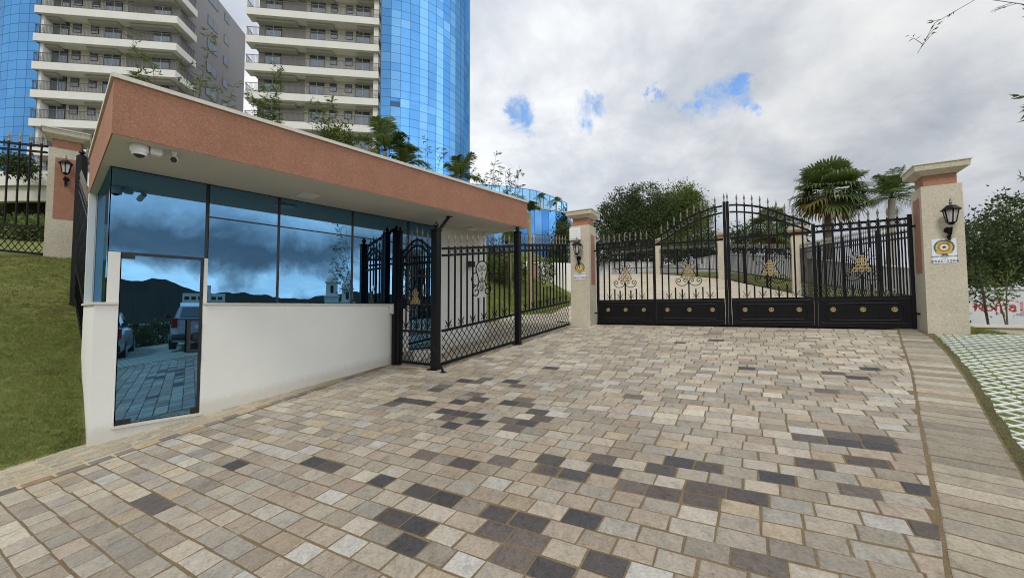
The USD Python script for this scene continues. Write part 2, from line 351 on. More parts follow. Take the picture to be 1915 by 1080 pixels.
MT['grass_blade'] = leafy('grass_blade', (0.13, 0.165, 0.034), (0.37, 0.385, 0.12), rough=0.6, trans=0.3)
MT['grass_dry'] = leafy('dry_grass_blade', (0.11, 0.085, 0.03), (0.24, 0.19, 0.08), rough=0.7, trans=0.3)


def lawn_material():
    n = {'g': ('geometry', {}), 'n': ('noise_texture', {'scale': 0.9, 'detail': 8.0, 'roughness': 0.65}), 'f': ('noise_texture', {'scale': 45.0, 'detail': 6.0, 'roughness': 0.7}), 'p1': ('noise_texture', {'scale': 0.55, 'detail': 5.0, 'roughness': 0.6, 'distortion': 0.6}),
         'r': ('rgb_ramp', {'ramp': [(0.3, (0.10, 0.122, 0.03)), (0.55, (0.165, 0.18, 0.055)), (0.75, (0.23, 0.215, 0.085))]}), 'r2': ('rgb_ramp', {'ramp': [(0.3, (0.55, 0.55, 0.55)), (0.7, (1.3, 1.3, 1.25))]}),
         'dm': ('map_range', {'range_type': 'smoothstep', 'from_min': 0.56, 'from_max': 0.66, 'to_min': 0.0, 'to_max': 0.75, 'clamp': True}), 'm': ('mix', {'mix_type': 'multiply', 'fac': 1.0}),
         'd': ('mix', {'color2': (0.13, 0.095, 0.045)}), 'b': ('bump', {'strength': 0.6, 'distance': 0.03}), 'p': ('principled_bsdf', {'roughness': 0.95, 'specular_ior_level': 0.1})}
    l = [('g.position', 'n.vector'), ('g.position', 'f.vector'), ('g.position', 'p1.vector'), ('n.fac', 'r.fac'), ('f.fac', 'r2.fac'), ('r.color', 'd.color1'), ('p1.fac', 'dm.value'), ('dm.result', 'd.fac'), ('d.color', 'm.color1'), ('r2.color', 'm.color2'),
         ('m.color', 'p.base_color'), ('f.fac', 'b.height'), ('b.normal', 'p.normal')]
    return M('lawn_turf', n, l, 'p.BSDF')


MT['lawn'] = lawn_material()

# ------------------------------------------------------------------ frames and terrain
# gate frame: u to the right along the main gate, v towards the street; wall frame: s along the guardhouse front, n outwards
GO = np.array([2.226, 10.75]); TU = np.array([0.8603774, -0.50965746]); TV = np.array([-0.50965746, -0.8603774])
WO = np.array([-4.88, 5.08]); WS = np.array([0.65850369, 0.7525775]); WN = np.array([0.7525775, -0.65850369])
U3, V3, Z3 = np.append(TU, 0), np.append(TV, 0), np.array([0, 0, 1.0])
S3, N3 = np.append(WS, 0), np.append(WN, 0)


def gp(u, v, z): return np.append(GO + u * TU + v * TV, z)


def wp(s, n, z): return np.append(WO + s * WS + n * WN, z)


def uv_of(x, y):
    qx, qy = np.asarray(x) - GO[0], np.asarray(y) - GO[1]
    return qx * TU[0] + qy * TU[1], qx * TV[0] + qy * TV[1]


def sn_of(x, y):
    qx, qy = np.asarray(x) - WO[0], np.asarray(y) - WO[1]
    return qx * WS[0] + qy * WS[1], qx * WN[0] + qy * WN[1]


def z_drive(u, v):
    """Height of the sloping drive: it falls towards the street and rises again behind the gate."""
    u, v = np.asarray(u, float), np.asarray(v, float)
    slope = 0.1155 + 0.0155 * np.clip((6.15 - u) / 7, -0.3, 1.6)
    front = 1.24 - np.clip(v, 0, 13.5) * slope
    back = np.interp(-v, [0, 4, 10.85, 18.4, 24.8, 32, 60, 100], [0, 0.3, 1.0, 2.26, 3.26, 4.1, 6.0, 7.0])
    return front + back


def z_land(x, y):
    """Height of the open ground everywhere."""
    x, y = np.asarray(x, float), np.asarray(y, float)
    u, v = uv_of(x, y)
    z = z_drive(np.clip(u, -6, 8), v)
    ub = np.interp(-v, [-1, 3, 8, 12, 24.8, 46, 90], [-3.45, -3.35, -3.8, -5.0, -10.2, -15.5, -20])
    wl = np.maximum(0, ub - u)
    bank = 0.485 * np.minimum(wl, 5.5) + 0.13 * np.clip(wl - 5.5, 0, 32)
    fade = np.clip((16 - v) / 5, 0, 1)
    z = z + bank * fade
    side = np.clip((u - 6.75 + np.minimum(0, v) * 0.12) / 1.2, 0, 1)
    flat = 1.05 - np.clip(v, 0, 13.5) * 0.118 - 0.012 * np.clip(u - 7, 0, 20)
    z = z * (1 - side) + np.minimum(z, flat) * side
    far = np.clip(u - 20, 0, 70) * 0.13 + np.clip(v - 24, 0, 60) * 0.1
    z = np.where(u > -3, z - far, z - far * np.clip((u + 40) / 37, 0, 1))
    return z


def edge_right(v):
    """Inner edge of the right-hand border stones."""
    return np.interp(v, [-1, 0, 0.4, 0.9, 1.5, 3.42, 5.05, 6.47, 7.49, 10, 13], [5.95, 5.9, 5.82, 5.72, 5.6, 5.24, 4.88, 4.58, 4.36, 3.9, 3.5])


def edge_left(v):
    return np.interp(v, [-2, 0.0, 0.35, 2.65, 4.6, 4.85, 4.9, 13], [0.05, -0.05, -0.5, -0.82, -1.18, -1.25, -2.44, -2.44])


# the ground as one sheet to the horizon
def axis(lo, hi, near0, near1, step, growth=1.16):
    a = list(np.arange(near0, near1 + 1e-6, step)); s = step
    while a[-1] < hi:
        s *= growth; a.append(a[-1] + s)
    s = step
    while a[0] > lo:
        s *= growth; a.insert(0, a[0] - s)
    return np.array(a)


gu = axis(-1600, 1600, -22, 16, 0.5); gv = axis(-1600, 1600, -24, 15, 0.5)
Ug, Vg = np.meshgrid(gu, gv)
Xg, Yg = GO[0] + Ug * TU[0] + Vg * TV[0], GO[1] + Ug * TU[1] + Vg * TV[1]
Zg = z_land(Xg, Yg)
inside = (Ug > -3.45) & (Ug < 6.7)
Zg = np.where(inside, z_drive(Ug, Vg) - 0.06, Zg)
guardhouse_zone = (sn_of(Xg, Yg)[0] > -0.1) & (sn_of(Xg, Yg)[0] < 6.45) & (sn_of(Xg, Yg)[1] > -1.95) & (sn_of(Xg, Yg)[1] < 0.1)
Zg = np.where(guardhouse_zone, np.minimum(Zg, 0.0 + z_drive(-2.2, Vg) - 0.12), Zg)
nv, nu = Ug.shape
idx = np.arange(nv * nu).reshape(nv, nu)
quads = np.stack([idx[:-1, :-1], idx[1:, :-1], idx[1:, 1:], idx[:-1, 1:]], -1).reshape(-1, 4)
single('ground', (np.stack([Xg, Yg, Zg], -1).reshape(-1, 3), quads), MT['lawn'], 'green turf ground rising in a bank left of the guardhouse', kind='structure', smooth=True)


def sheet(u0, u1, v0, v1, step, dz, clip=None):
    """A sheet that follows the drive, in gate coordinates; u0 and u1 may be functions of v."""
    vs = np.arange(v0, v1 + 1e-6, step); m = 26
    V, T = np.meshgrid(vs, np.linspace(0, 1, m), indexing='ij')
    lo = u0(V) if callable(u0) else np.full_like(V, u0); hi = u1(V) if callable(u1) else np.full_like(V, u1)
    U = lo + (hi - lo) * T
    X, Y = GO[0] + U * TU[0] + V * TV[0], GO[1] + U * TU[1] + V * TV[1]
    i = np.arange(U.size).reshape(U.shape)
    q = np.stack([i[:-1, :-1], i[1:, :-1], i[1:, 1:], i[:-1, 1:]], -1).reshape(-1, 4)
    return np.stack([X, Y, z_drive(U, V) + dz], -1).reshape(-1, 3), q


# ------------------------------------------------------------------ stone pavers
def unproject(px, py):
    """Where the line of sight through a point of the photograph meets the drive, in gate coordinates: used once, to say which stones are dark."""
    d = direction(px, py); t = 4.0
    for _ in range(60):
        p = EYE + t * d; u, v = uv_of(p[0], p[1]); t = 0.5 * t + 0.5 * (z_drive(u, v) - EYE[2]) / d[2]
    p = EYE + t * d
    return uv_of(p[0], p[1])


DARK = [(1551, 819), (1517, 830), (1594, 838), (1526, 864), (1637, 861), (1677, 847), (1662, 818), (1625, 917), (1729, 911), (1735, 990), (1136, 853), (1261, 875), (1299, 864), (1447, 887), (1115, 887), (1172, 902), (1240, 917), (1287, 902),
        (1320, 935), (1355, 917), (1110, 967), (1139, 1050), (1441, 1056), (770, 856), (861, 857), (946, 856), (1040, 854), (1050, 875), (1089, 886), (804, 917), (855, 932), (912, 948), (975, 966), (739, 965), (796, 981), (785, 1025), (912, 987),
        (982, 1007), (993, 1046), (1063, 1069), (721, 891), (444, 863), (603, 860), (636, 869), (714, 891), (733, 963), (731, 756), (771, 752), (801, 756), (861, 755), (894, 749), (891, 739), (836, 724), (811, 729), (863, 712), (917, 710),
        (971, 714), (976, 723), (829, 771), (859, 777), (894, 782), (827, 784), (934, 788), (973, 793), (825, 797), (961, 757), (992, 750), (994, 761), (1011, 786), (1580, 700), (1612, 707), (1570, 737), (270, 936), (300, 945), (1182, 745), (1270, 641), (1342, 637), (1025, 690), (1390, 940), (905, 790), (960, 800), (745, 745), (880, 715), (1000, 770), (1410, 690), (1640, 690), (1230, 880)]
dark_at = np.array([unproject(*p) for p in DARK])
TONES = np.array([0.81, 0.775, 0.735]) * np.array([(0.36, 0.325, 0.265), (0.38, 0.35, 0.295), (0.33, 0.305, 0.255), (0.345, 0.325, 0.28), (0.41, 0.375, 0.31), (0.31, 0.273, 0.223), (0.36, 0.312, 0.255), (0.35, 0.297, 0.24), (0.285, 0.262, 0.222), (0.43, 0.405, 0.35), (0.38, 0.325, 0.24), (0.335, 0.322, 0.285)])
LIGHT_TONES = 0.84 * np.array([(0.46, 0.41, 0.315), (0.50, 0.45, 0.355), (0.43, 0.385, 0.29), (0.47, 0.40, 0.295), (0.40, 0.36, 0.285)])


def stone_mesh(quad, height, bev=0.005, deep=0.012, rng=RND):
    """A split stone: quad is four (u, v) corners; a skirt, a worn edge and a slightly tilted top."""
    q = np.asarray(quad, float); c = q.mean(0)
    q = q + np.array([[rng.uniform(-1, 1) * 0.004, rng.uniform(-1, 1) * 0.004] for _ in range(4)])
    d = c - q; d /= np.linalg.norm(d, axis=1, keepdims=True)
    inner = q + d * bev * 1.6
    tilt = [rng.uniform(-0.0025, 0.0025) for _ in range(4)]
    V = []
    for ring_, dz in ((q, -deep), (q, height - bev * 0.7), (inner, height)):
        for k in range(4):
            u, v = ring_[k]; V.append(gp(u, v, z_drive(u, v) + dz + (tilt[k] if dz > 0 else 0)))
    F = []
    for r in (0, 4):
        for k in range(4):
            F.append([r + k, r + (k + 1) % 4, r + 4 + (k + 1) % 4, r + 4 + k])
    F.append([8, 9, 10, 11])
    return np.array(V), np.array(F)


def ccw(q):
    q = np.asarray(q); a = 0.5 * np.sum(q[:, 0] * np.roll(q[:, 1], -1) - np.roll(q[:, 0], -1) * q[:, 1])
    # u right, v towards the viewer: clockwise in (u, v) faces up
    return q if a < 0 else q[::-1]


stones = []        # (quad, tone, material key)
ROW = 0.166
rng = random.Random(11)
v = 0.05; k = 0
while v < 12.6:
    lo, hi = float(edge_left(v + ROW / 2)), float(edge_right(v + ROW / 2)) - 0.012
    u = lo - rng.uniform(0.0, 0.24) - 0.02
    while u < hi:
        w = rng.choice([0.21, 0.225, 0.235, 0.24, 0.25, 0.265]) + rng.uniform(-0.008, 0.008)
        a, b = max(u, lo), min(u + w, hi)
        u += w
        if b - a < 0.05:
            continue
        g = 0.0070; wob = rng.uniform(-0.004, 0.004)
        q = [(a + g, v + g + wob), (b - g, v + g + wob), (b - g, v + ROW - g + wob), (a + g, v + ROW - g + wob)]
        if b == hi:                                              # cut along the curved border
            e0, e1 = float(edge_right(v)) - 0.014, float(edge_right(v + ROW)) - 0.014
            q[1] = (max(q[0][0] + 0.02, e0), q[1][1]); q[2] = (max(q[3][0] + 0.02, e1), q[2][1])
        c = np.mean(q, 0)
        far = np.clip((6.0 - c[1]) / 5.0, 0, 1); t = TONES[rng.randrange(len(TONES))] * rng.uniform(0.86, 1.12)
        if rng.random() < 0.75 * far or (c[0] < -0.9 and rng.random() < 0.5):
            t = LIGHT_TONES[rng.randrange(len(LIGHT_TONES))] * rng.uniform(0.88, 1.1)
        if rng.random() < 0.055 and far < 0.6:
            t = np.array((0.36, 0.345, 0.31)) * rng.uniform(0.9, 1.06)
        key = 'stone'
        if c[1] > 9.6 and rng.random() < 0.08:
            t = np.array((0.09, 0.08, 0.072)); key = 'stone_dark'
        stones.append((ccw(q), t, key))
    v += ROW; k += 1
centres = np.array([np.mean(q, 0) for q, _, _ in stones])
for d in dark_at:
    i = int(np.argmin(((centres - d) / [0.24, ROW]) ** 2 @ [1, 1]))
    stones[i] = (stones[i][0], np.array(rng.choice([(0.055, 0.050, 0.050), (0.07, 0.062, 0.058), (0.085, 0.07, 0.062), (0.052, 0.05, 0.052), (0.12, 0.10, 0.085), (0.10, 0.085, 0.078)])), 'stone_dark')
# border stones across the right-hand edge, each square to the curve
bv = -0.02; border = []
while bv < 12.4:
    step = rng.uniform(0.135, 0.175); wd = float(np.interp(bv, [0, 0.7, 2.0, 13], [0.24, 0.36, 0.42, 0.46]))

    def across(x):
        s = float(edge_right(x + 0.02) - edge_right(x - 0.02)) / 0.04; nrm = np.array([1, -s]); nrm /= np.linalg.norm(nrm)
        p = np.array([float(edge_right(x)) + 0.012, x])
        return p, p + nrm * wd
    (p0, q0), (p1, q1) = across(bv + 0.010), across(bv + step - 0.010)
    t = LIGHT_TONES[rng.randrange(5)] * rng.uniform(0.56, 1.0) * np.array([1.0, 0.985, 0.97])
    border.append((ccw([p0, q0, q1, p1]), t, 'stone')); bv += step


def visible_area(q):
    P = np.array([gp(u, v, z_drive(u, v)) for u, v in q]) - EYE
    d = P @ _f
    if d.min() < 0.3:
        return 0.0
    x, y = P @ _r / d * 763.03, P @ _u / d * 763.03
    if x.min() > 957 or x.max() < -957 or y.max() < -545 or y.min() > 540:
        return 0.0
    return 0.5 * abs(np.sum(x * np.roll(y, -1) - np.roll(x, -1) * y))


def lay(owner, items, name, rest_name, rest_label, height, most=300, **kw):
    """The stones that show largest one by one, the others joined."""
    order = sorted(range(len(items)), key=lambda i: -visible_area(items[i][0]))
    for i in order[:most]:
        q, t, key = items[i]; m = stone_mesh(q, height + RND.uniform(-0.0015, 0.0025), **kw)
        owner.part(name, m, MT[key], tone=t)
    mb, tones = MB(), []
    for i in order[most:]:
        q, t, key = items[i]; m = stone_mesh(q, height + RND.uniform(-0.0015, 0.0025), **kw)
        mb.add(*m); tones.append(np.tile(t, (len(m[0]), 1)))
    if tones:
        owner.part(rest_name, mb, MT['stone'], rest_label, kind='stuff', tone=np.vstack(tones))


drive = Thing('driveway', gp(2, 5, 0), 'driveway of split grey, beige and dark stones laid in rows', kind='structure')
drive.part('joint_bed', sheet(lambda v: edge_left(v) - 0.05, lambda v: edge_right(v) + 0.47, -0.03, 12.7, 0.1, 0.0085), MT['mortar'], smooth=True)
lay(drive, stones, 'paver', 'paver_field', 'the farther and smaller stones of the driveway', 0.013)
edging = Thing('driveway_edging', gp(5, 4, 0), 'curved band of beige stones edging the right side of the driveway', kind='structure')
lay(edging, border, 'edging_stone', 'edging_stone_rest', 'the hidden stones of the edging band', 0.014)

# the path along the guardhouse: small pale slabs in sandy mortar, with a course of brown stones against the drive
wall_line = sg.Polygon([uv_of(*(WO + s * WS + n * WN)) for s, n in ((-0.24, 0.0), (6.58, 0.0), (6.58, -3.5), (-0.24, -3.5))])
small, course = [], []
PROW = 0.088; uu = -3.46
while uu < 0.4:
    vv = -0.3 + rng.uniform(0, 0.15)
    while vv < 12.4:
        L = rng.uniform(0.14, 0.27); a, b = vv, vv + L; vv += L
        c = (uu + PROW / 2, (a + b) / 2)
        if c[0] > (float(edge_left(c[1])) - (0.215 if c[1] > 4.9 else 0.03)):
            continue
        if c[0] > -0.62 and c[1] < 0.55:
            continue
        g = 0.009
        q = [(uu + g, a + g), (uu + PROW - g, a + g), (uu + PROW - g, b - g), (uu + g, b - g)]
        p = sg.Polygon(q).difference(wall_line)
        if p.is_empty or p.area < 0.45 * sg.Polygon(q).area:
            continue
        if p.area < 0.98 * sg.Polygon(q).area:
            r = list(p.minimum_rotated_rectangle.exterior.coords)[:4]
            q = r
        small.append((ccw(q), LIGHT_TONES[rng.randrange(5)] * rng.uniform(0.8, 1.04) * np.array([1.0, 0.99, 0.96]), 'stone'))
    uu += PROW
vv = 4.9
while vv < 12.4:
    L = rng.uniform(0.19, 0.24)
    t = np.array(rng.choice([(0.20, 0.135, 0.085), (0.24, 0.165, 0.10), (0.31, 0.24, 0.15), (0.17, 0.15, 0.135), (0.19, 0.17, 0.14), (0.36, 0.27, 0.15), (0.15, 0.15, 0.145)])) * rng.uniform(0.85, 1.15)
    course.append((ccw([(-2.60, vv + 0.014), (-2.475, vv + 0.014), (-2.475, vv + L - 0.014), (-2.60, vv + L - 0.014)]), t, 'stone')); vv += L
path = Thing('path', gp(-2.9, 8, 0), 'narrow path of small pale slabs in sandy mortar along the guardhouse', kind='structure')
path.part('joint_bed', sheet(lambda v: np.full_like(v, -3.46), lambda v: edge_left(v) - 0.045, -0.3, 12.5, 0.1, 0.0075), MT['sand_mortar'], smooth=True)
lay(path, small, 'slab', 'slab_field', 'the farther slabs of the path', 0.011, bev=0.004)
lay(path, course, 'brown_stone', 'brown_stone_rest', 'hidden brown stones of the path edge', 0.013, bev=0.005)

# the drive behind the gate, too far off to tell its stones apart
n = {'g': ('geometry', {}), 'mp': ('mapping', {'rotation': (0, 0, 0.5348)}), 'bt': ('brick_texture', {'scale': 1.0, 'brick_width': 0.26, 'row_height': 0.17, 'mortar_size': 0.008, 'color1': (0.47, 0.41, 0.315), 'color2': (0.38, 0.335, 0.26), 'mortar': (0.2, 0.155, 0.09)}),
     'no': ('noise_texture', {'scale': 1.6, 'detail': 6.0}), 'r': ('rgb_ramp', {'ramp': [(0.3, (0.85, 0.85, 0.85)), (0.7, (1.1, 1.1, 1.08))]}), 'm': ('mix', {'mix_type': 'multiply', 'fac': 1.0}), 'p': ('principled_bsdf', {'roughness': 0.75})}
MT['far_pavers'] = M('far_pavers', n, [('g.position', 'mp.vector'), ('mp.vector', 'bt.vector'), ('g.position', 'no.vector'), ('no.fac', 'r.fac'), ('bt.color', 'm.color1'), ('r.color', 'm.color2'), ('m.color', 'p.base_color')], 'p.BSDF')
single('inner_driveway', sheet(lambda v: np.interp(v, [-60, -40, -24.8, -12, -1, 0], [-14, -12, -9.5, -5.0, -2.2, -0.05]), lambda v: np.interp(v, [-60, -40, -24.8, -18.4, -10.85, -1, 0], [-12, -7, -3.4, 1.7, 5.1, 6.0, 6.1]), -46, -0.03, 0.6, 0.012), MT['far_pavers'], 'stone drive climbing and curving away behind the gate', kind='structure', smooth=True)

# ------------------------------------------------------------------ the guardhouse
WB = -0.35
house = Thing('guardhouse', wp(3, -1, 0), 'guardhouse with white walls, terracotta flat roof and blue mirror glass', 'guardhouse')


def wbox(s0, s1, n0, n1, z0, z1): return MB().box(wp(s0, n0, z0), (s1 - s0) * S3, (n1 - n0) * N3, (z1 - z0) * Z3)


def wslab(mb, s0, s1, n0, n1, z0, z1): return mb.box(wp(s0, n0, z0), (s1 - s0) * S3, (n1 - n0) * N3, (z1 - z0) * Z3)


# front wall: pieces round the door, then the taller stretch behind the railing
m = MB()
wslab(m, -0.225, -0.012, -0.14, 0, WB, 1.745); wslab(m, -0.12, -0.012, -0.14, -0.003, 1.775, 2.40)
wslab(m, -0.012, 0.845, -0.14, 0, WB, 0.222)
wslab(m, 0.845, 4.24, -0.14, 0, WB, 1.745); wslab(m, 0.845, 0.885, -0.14, -0.003, 1.775, 2.40)
house.part('front_wall', m, MT['white_paint'])
house.part('tall_wall', wbox(4.98, 6.46, -0.14, 0, WB, 3.472), MT['white_paint'])
house.part('side_wall', wbox(-0.225, -0.085, -2.08, -0.142, WB, 1.745), MT['white_paint'])
house.part('end_wall', wbox(6.32, 6.46, -2.08, -0.142, WB, 3.472), MT['white_paint'])
house.part('rear_wall', wbox(-0.08, 6.31, -2.08, -1.94, WB, 3.472), MT['white_paint'])
m = MB(); wslab(m, -0.225, -0.145, -2.08, -1.92, 1.776, 3.472); wslab(m, -0.141, -0.062, -2.06, -1.92, 1.776, 3.472)
house.part('corner_column', m, MT['aluminium'])
m = MB(); wslab(m, -0.25, -0.012, -0.16, 0.022, 1.745, 1.774); wslab(m, -0.25, -0.07, -2.1, -0.163, 1.745, 1.774)
house.part('sill', m, MT['coping'])
house.part('sill', wbox(0.845, 3.86, -0.16, 0.022, 1.745, 1.774), MT['coping'])
house.part('threshold', wbox(-0.03, 0.86, -0.12, 0.016, 0.222, 0.25), MT['coping'])
house.part('door_step', wbox(4.15, 5.05, 0.002, 0.3, 0.2, 0.84), MT['white_paint'])
house.part('floor_slab', wbox(0.0, 6.3, -1.93, -0.145, 0.1, 0.2), MT['soffit'])
# roof: terracotta fascia all round, pale coping, painted soffit
R0, R1, RN0, RN1 = -0.225, 6.487, -2.12, 1.275
m = MB(); t = 0.16
wslab(m, R0, R1, RN1 - t, RN1, 3.476, 4.055); wslab(m, R0, R1, RN0, RN0 + t, 3.476, 4.055)
wslab(m, R0, R0 + t, RN0 + t, RN1 - t, 3.476, 4.055); wslab(m, R1 - t, R1, RN0 + t, RN1 - t, 3.476, 4.055)
roof = house.part('roof', m, MT['terracotta'])
m = MB(); c = 0.022; t = 0.2
wslab(m, R0 - c, R1 + c, RN1 - t, RN1 + c, 4.056, 4.10); wslab(m, R0 - c, R1 + c, RN0 - c, RN0 + t, 4.056, 4.10)
wslab(m, R0 - c, R0 + t, RN0 + t, RN1 - t, 4.056, 4.10); wslab(m, R1 - t, R1 + c, RN0 + t, RN1 - t, 4.056, 4.10)
house.part('coping', m, MT['coping'], under=roof)
house.part('soffit', wbox(R0 + 0.012, R1 - 0.012, RN0 + 0.012, RN1 - 0.012, 3.47, 3.5), MT['soffit'], under=roof)
house.part('roof_deck', wbox(R0 + 0.17, R1 - 0.17, RN0 + 0.17, RN1 - 0.17, 3.8, 3.84), MT['soil'], under=roof)
# glass: each pane its own, in thin black frames
panes = [(-0.125, 0.866, 2.402, 3.468), (0.885, 1.805, 1.776, 3.0), (0.885, 1.805, 3.0, 3.468), (1.805, 3.04, 1.776, 3.0), (1.805, 3.04, 3.0, 3.468), (3.04, 4.24, 1.776, 3.0), (3.04, 4.24, 3.0, 3.468), (4.24, 4.98, 3.0, 3.468)]
tilt = random.Random(3)
for s0, s1, z0, z1 in panes:
    e = 0.008; d = tilt.uniform(-0.0012, 0.0012)
    house.part('window_pane', MB().box(wp(s0 + e, -0.05 + d, z0 + e), (s1 - s0 - 2 * e) * S3, 0.008 * N3, (z1 - z0 - 2 * e) * Z3), MT['house_glass'])
house.part('side_pane', wbox(-0.135, -0.127, -1.9, -0.05, 1.78, 3.466), MT['house_glass'])
for s, z0, z1 in ((0.866, 2.40, 3.468), (1.805, 1.776, 3.468), (3.04, 1.776, 3.468), (4.24, 0.86, 3.468)):
    house.part('mullion', wbox(s - 0.017, s + 0.017, -0.056, -0.032, z0, z1), MT['frame_black'])
for s0, s1, z in ((0.885, 1.788, 3.0), (1.822, 3.023, 3.0), (3.057, 4.223, 3.0), (-0.12, 0.849, 2.40)):
    house.part('transom', wbox(s0, s1, -0.0555, -0.0315, z - 0.009, z + 0.009), MT['frame_black'])
house.part('head_rail', wbox(-0.135, 4.97, -0.058, -0.03, 3.458, 3.4695), MT['frame_black'])
# front door: one sheet of glass with patch hinges and a black pull frame
door = house.part('door', wbox(0.003, 0.812, -0.052, -0.042, 0.262, 2.372), MT['house_glass'])
m = MB(); wslab(m, 0.81, 0.842, -0.06, -0.03, 0.25, 2.395); wslab(m, -0.01, 0.81, -0.06, -0.03, 2.374, 2.396)
house.part('door_frame', m, MT['frame_black'])
for s0, s1, z0, z1 in ((0.004, 0.125, 2.325, 2.373), (0.004, 0.145, 0.258, 0.318), (0.745, 0.808, 0.262, 0.335)):
    house.part('patch_hinge', wbox(s0, s1, -0.062, -0.028, z0, z1), MT['black_plastic'], under=door)
m = MB(); P = lambda s, z: wp(s, 0.012, z)
m.bar(P(0.69, 1.09), P(0.69, 1.545), 0.032, 0.03); m.bar(P(0.706, 1.53), P(0.80, 1.53), 0.03, 0.028); m.bar(P(0.706, 1.105), P(0.80, 1.105), 0.03, 0.028)
for z in (1.15, 1.48):
    m.bar(wp(0.69, -0.044, z), wp(0.69, 0.0, z), 0.016)
house.part('pull_handle', m, MT['black_plastic'], under=door)
house.part('lock', wbox(0.75, 0.81, -0.046, -0.01, 1.27, 1.37), MT['black_plastic'], under=door)
# the second door, behind the railing
door2 = house.part('rear_door', wbox(4.262, 4.962, -0.052, -0.042, 0.87, 2.985), MT['house_glass'], 'glass door behind the railing')
for z0 in (1.15, 1.75, 2.35):
    house.part('door_bar', wbox(4.264, 4.96, -0.04, -0.022, z0, z0 + 0.03), MT['frame_black'], under=door2)

# fittings under the roof and on the walls: things of their own
for s, n, lab in ((2.05, 0.42, 'square white ceiling light under the roof, over the mirror windows'), (5.62, 0.42, 'square white ceiling light under the roof, above the pedestrian gate'), (6.25, 0.30, 'square white ceiling light at the far end of the soffit')):
    t = Thing('ceiling_light', wp(s, n, 3.46), lab, 'ceiling light', 'ceiling lights under the guardhouse roof')
    t.part('housing', wbox(s - 0.13, s + 0.13, n - 0.13, n + 0.13, 3.448, 3.4695), MT['white_plastic'])
    t.part('diffuser', wbox(s - 0.11, s + 0.11, n - 0.11, n + 0.11, 3.442, 3.4478), MT['aluminium'])
dc = wp(0.01, 1.08, 0)
t = Thing('dome_camera', dc + 3.47 * Z3, 'white dome camera with black eye at the roof corner', 'security camera', 'cameras under the roof corner')
t.part('base', MB().lathe([(0, 3.4695), (0.075, 3.4695), (0.082, 3.45), (0.082, 3.405), (0.07, 3.39), (0.05, 3.388)], dc, 20), MT['white_plastic'], smooth=40)
t.part('dome', MB().lathe([(0.052, 3.39), (0.05, 3.368), (0.038, 3.348), (0.02, 3.337), (0, 3.333)], dc, 18), MT['black_plastic'], smooth=True)
t.part('hood', MB().mesh(trimesh.creation.annulus(0.052, 0.066, 0.03), trimesh.transformations.translation_matrix(dc + [0, 0, 3.375])), MT['white_plastic'])
jb = wp(0.145, 1.08, 0)
t = Thing('junction_box', jb + 3.47 * Z3, 'small white junction box between the two cameras', 'junction box')
t.part('box', MB().box(jb + [0, 0, 3.40] - 0.05 * S3 - 0.05 * N3, 0.1 * S3, 0.1 * N3, 0.0695 * Z3), MT['white_plastic'])
t.part('cover', MB().box(jb + [0, 0, 3.39] - 0.043 * S3 - 0.043 * N3, 0.086 * S3, 0.086 * N3, 0.0095 * Z3), MT['aluminium'])
bc = wp(0.30, 1.12, 0)
t = Thing('bullet_camera', bc + 3.47 * Z3, 'white bullet camera pointing out from the roof corner', 'security camera', 'cameras under the roof corner')
ax = np.array([0.55, -0.75, -0.36]); ax /= np.linalg.norm(ax); o = bc + [0, 0, 3.385]
t.part('bracket', MB().tube([bc + [0, 0, 3.4695], bc + [0, 0, 3.43], o - ax * 0.02], [0.032, 0.018, 0.016], 8), MT['white_plastic'], smooth=40)
t.part('barrel', MB().tube([o - ax * 0.07, o + ax * 0.075], 0.034, 12), MT['white_plastic'], smooth=40)
t.part('visor', MB().tube([o + ax * 0.02 + [0, 0, 0.008], o + ax * 0.105 + [0, 0, 0.008]], 0.038, 12, cap=False), MT['white_plastic'], smooth=40)
t.part('lens', MB().tube([o + ax * 0.0755, o + ax * 0.079], 0.03, 12), MT['black_plastic'], smooth=40)
wl = wp(5.885, 0, 0)
t = Thing('wall_light', wl + 2.7 * Z3, 'black cube wall light on the white wall behind the railing', 'wall light')
t.part('body', wbox(5.82, 5.95, 0.03, 0.14, 2.64, 2.77), MT['black_plastic']); t.part('back_plate', wbox(5.84, 5.93, 0.001, 0.029, 2.66, 2.75), MT['black_plastic'])
t = Thing('control_box', wp(3.83, 0.05, 1.68), 'small white control box where the sill meets the gate post', 'control box')
t.part('body', wbox(3.775, 3.875, 0.024, 0.12, 1.59, 1.765), MT['white_plastic']); t.part('lid', wbox(3.768, 3.882, 0.122, 0.132, 1.583, 1.772), MT['aluminium'])

# ------------------------------------------------------------------ gate pillars
def rect(x0, x1, y0, y1): return sg.box(x0, y0, x1, y1)


def frustum(mb, o, x, y, r0, r1, z0, z1):
    """A flared square block: half sides r0 at z0, r1 at z1."""
    v = [o + sx * r * x + sy * r * y + z * Z3 for r, z in ((r0, z0), (r1, z1)) for sx, sy in ((-1, -1), (1, -1), (1, 1), (-1, 1))]
    f = [[0, 3, 2, 1], [4, 5, 6, 7]] + [[k, (k + 1) % 4, 4 + (k + 1) % 4, 4 + k] for k in range(4)]
    return mb.add(v, f)


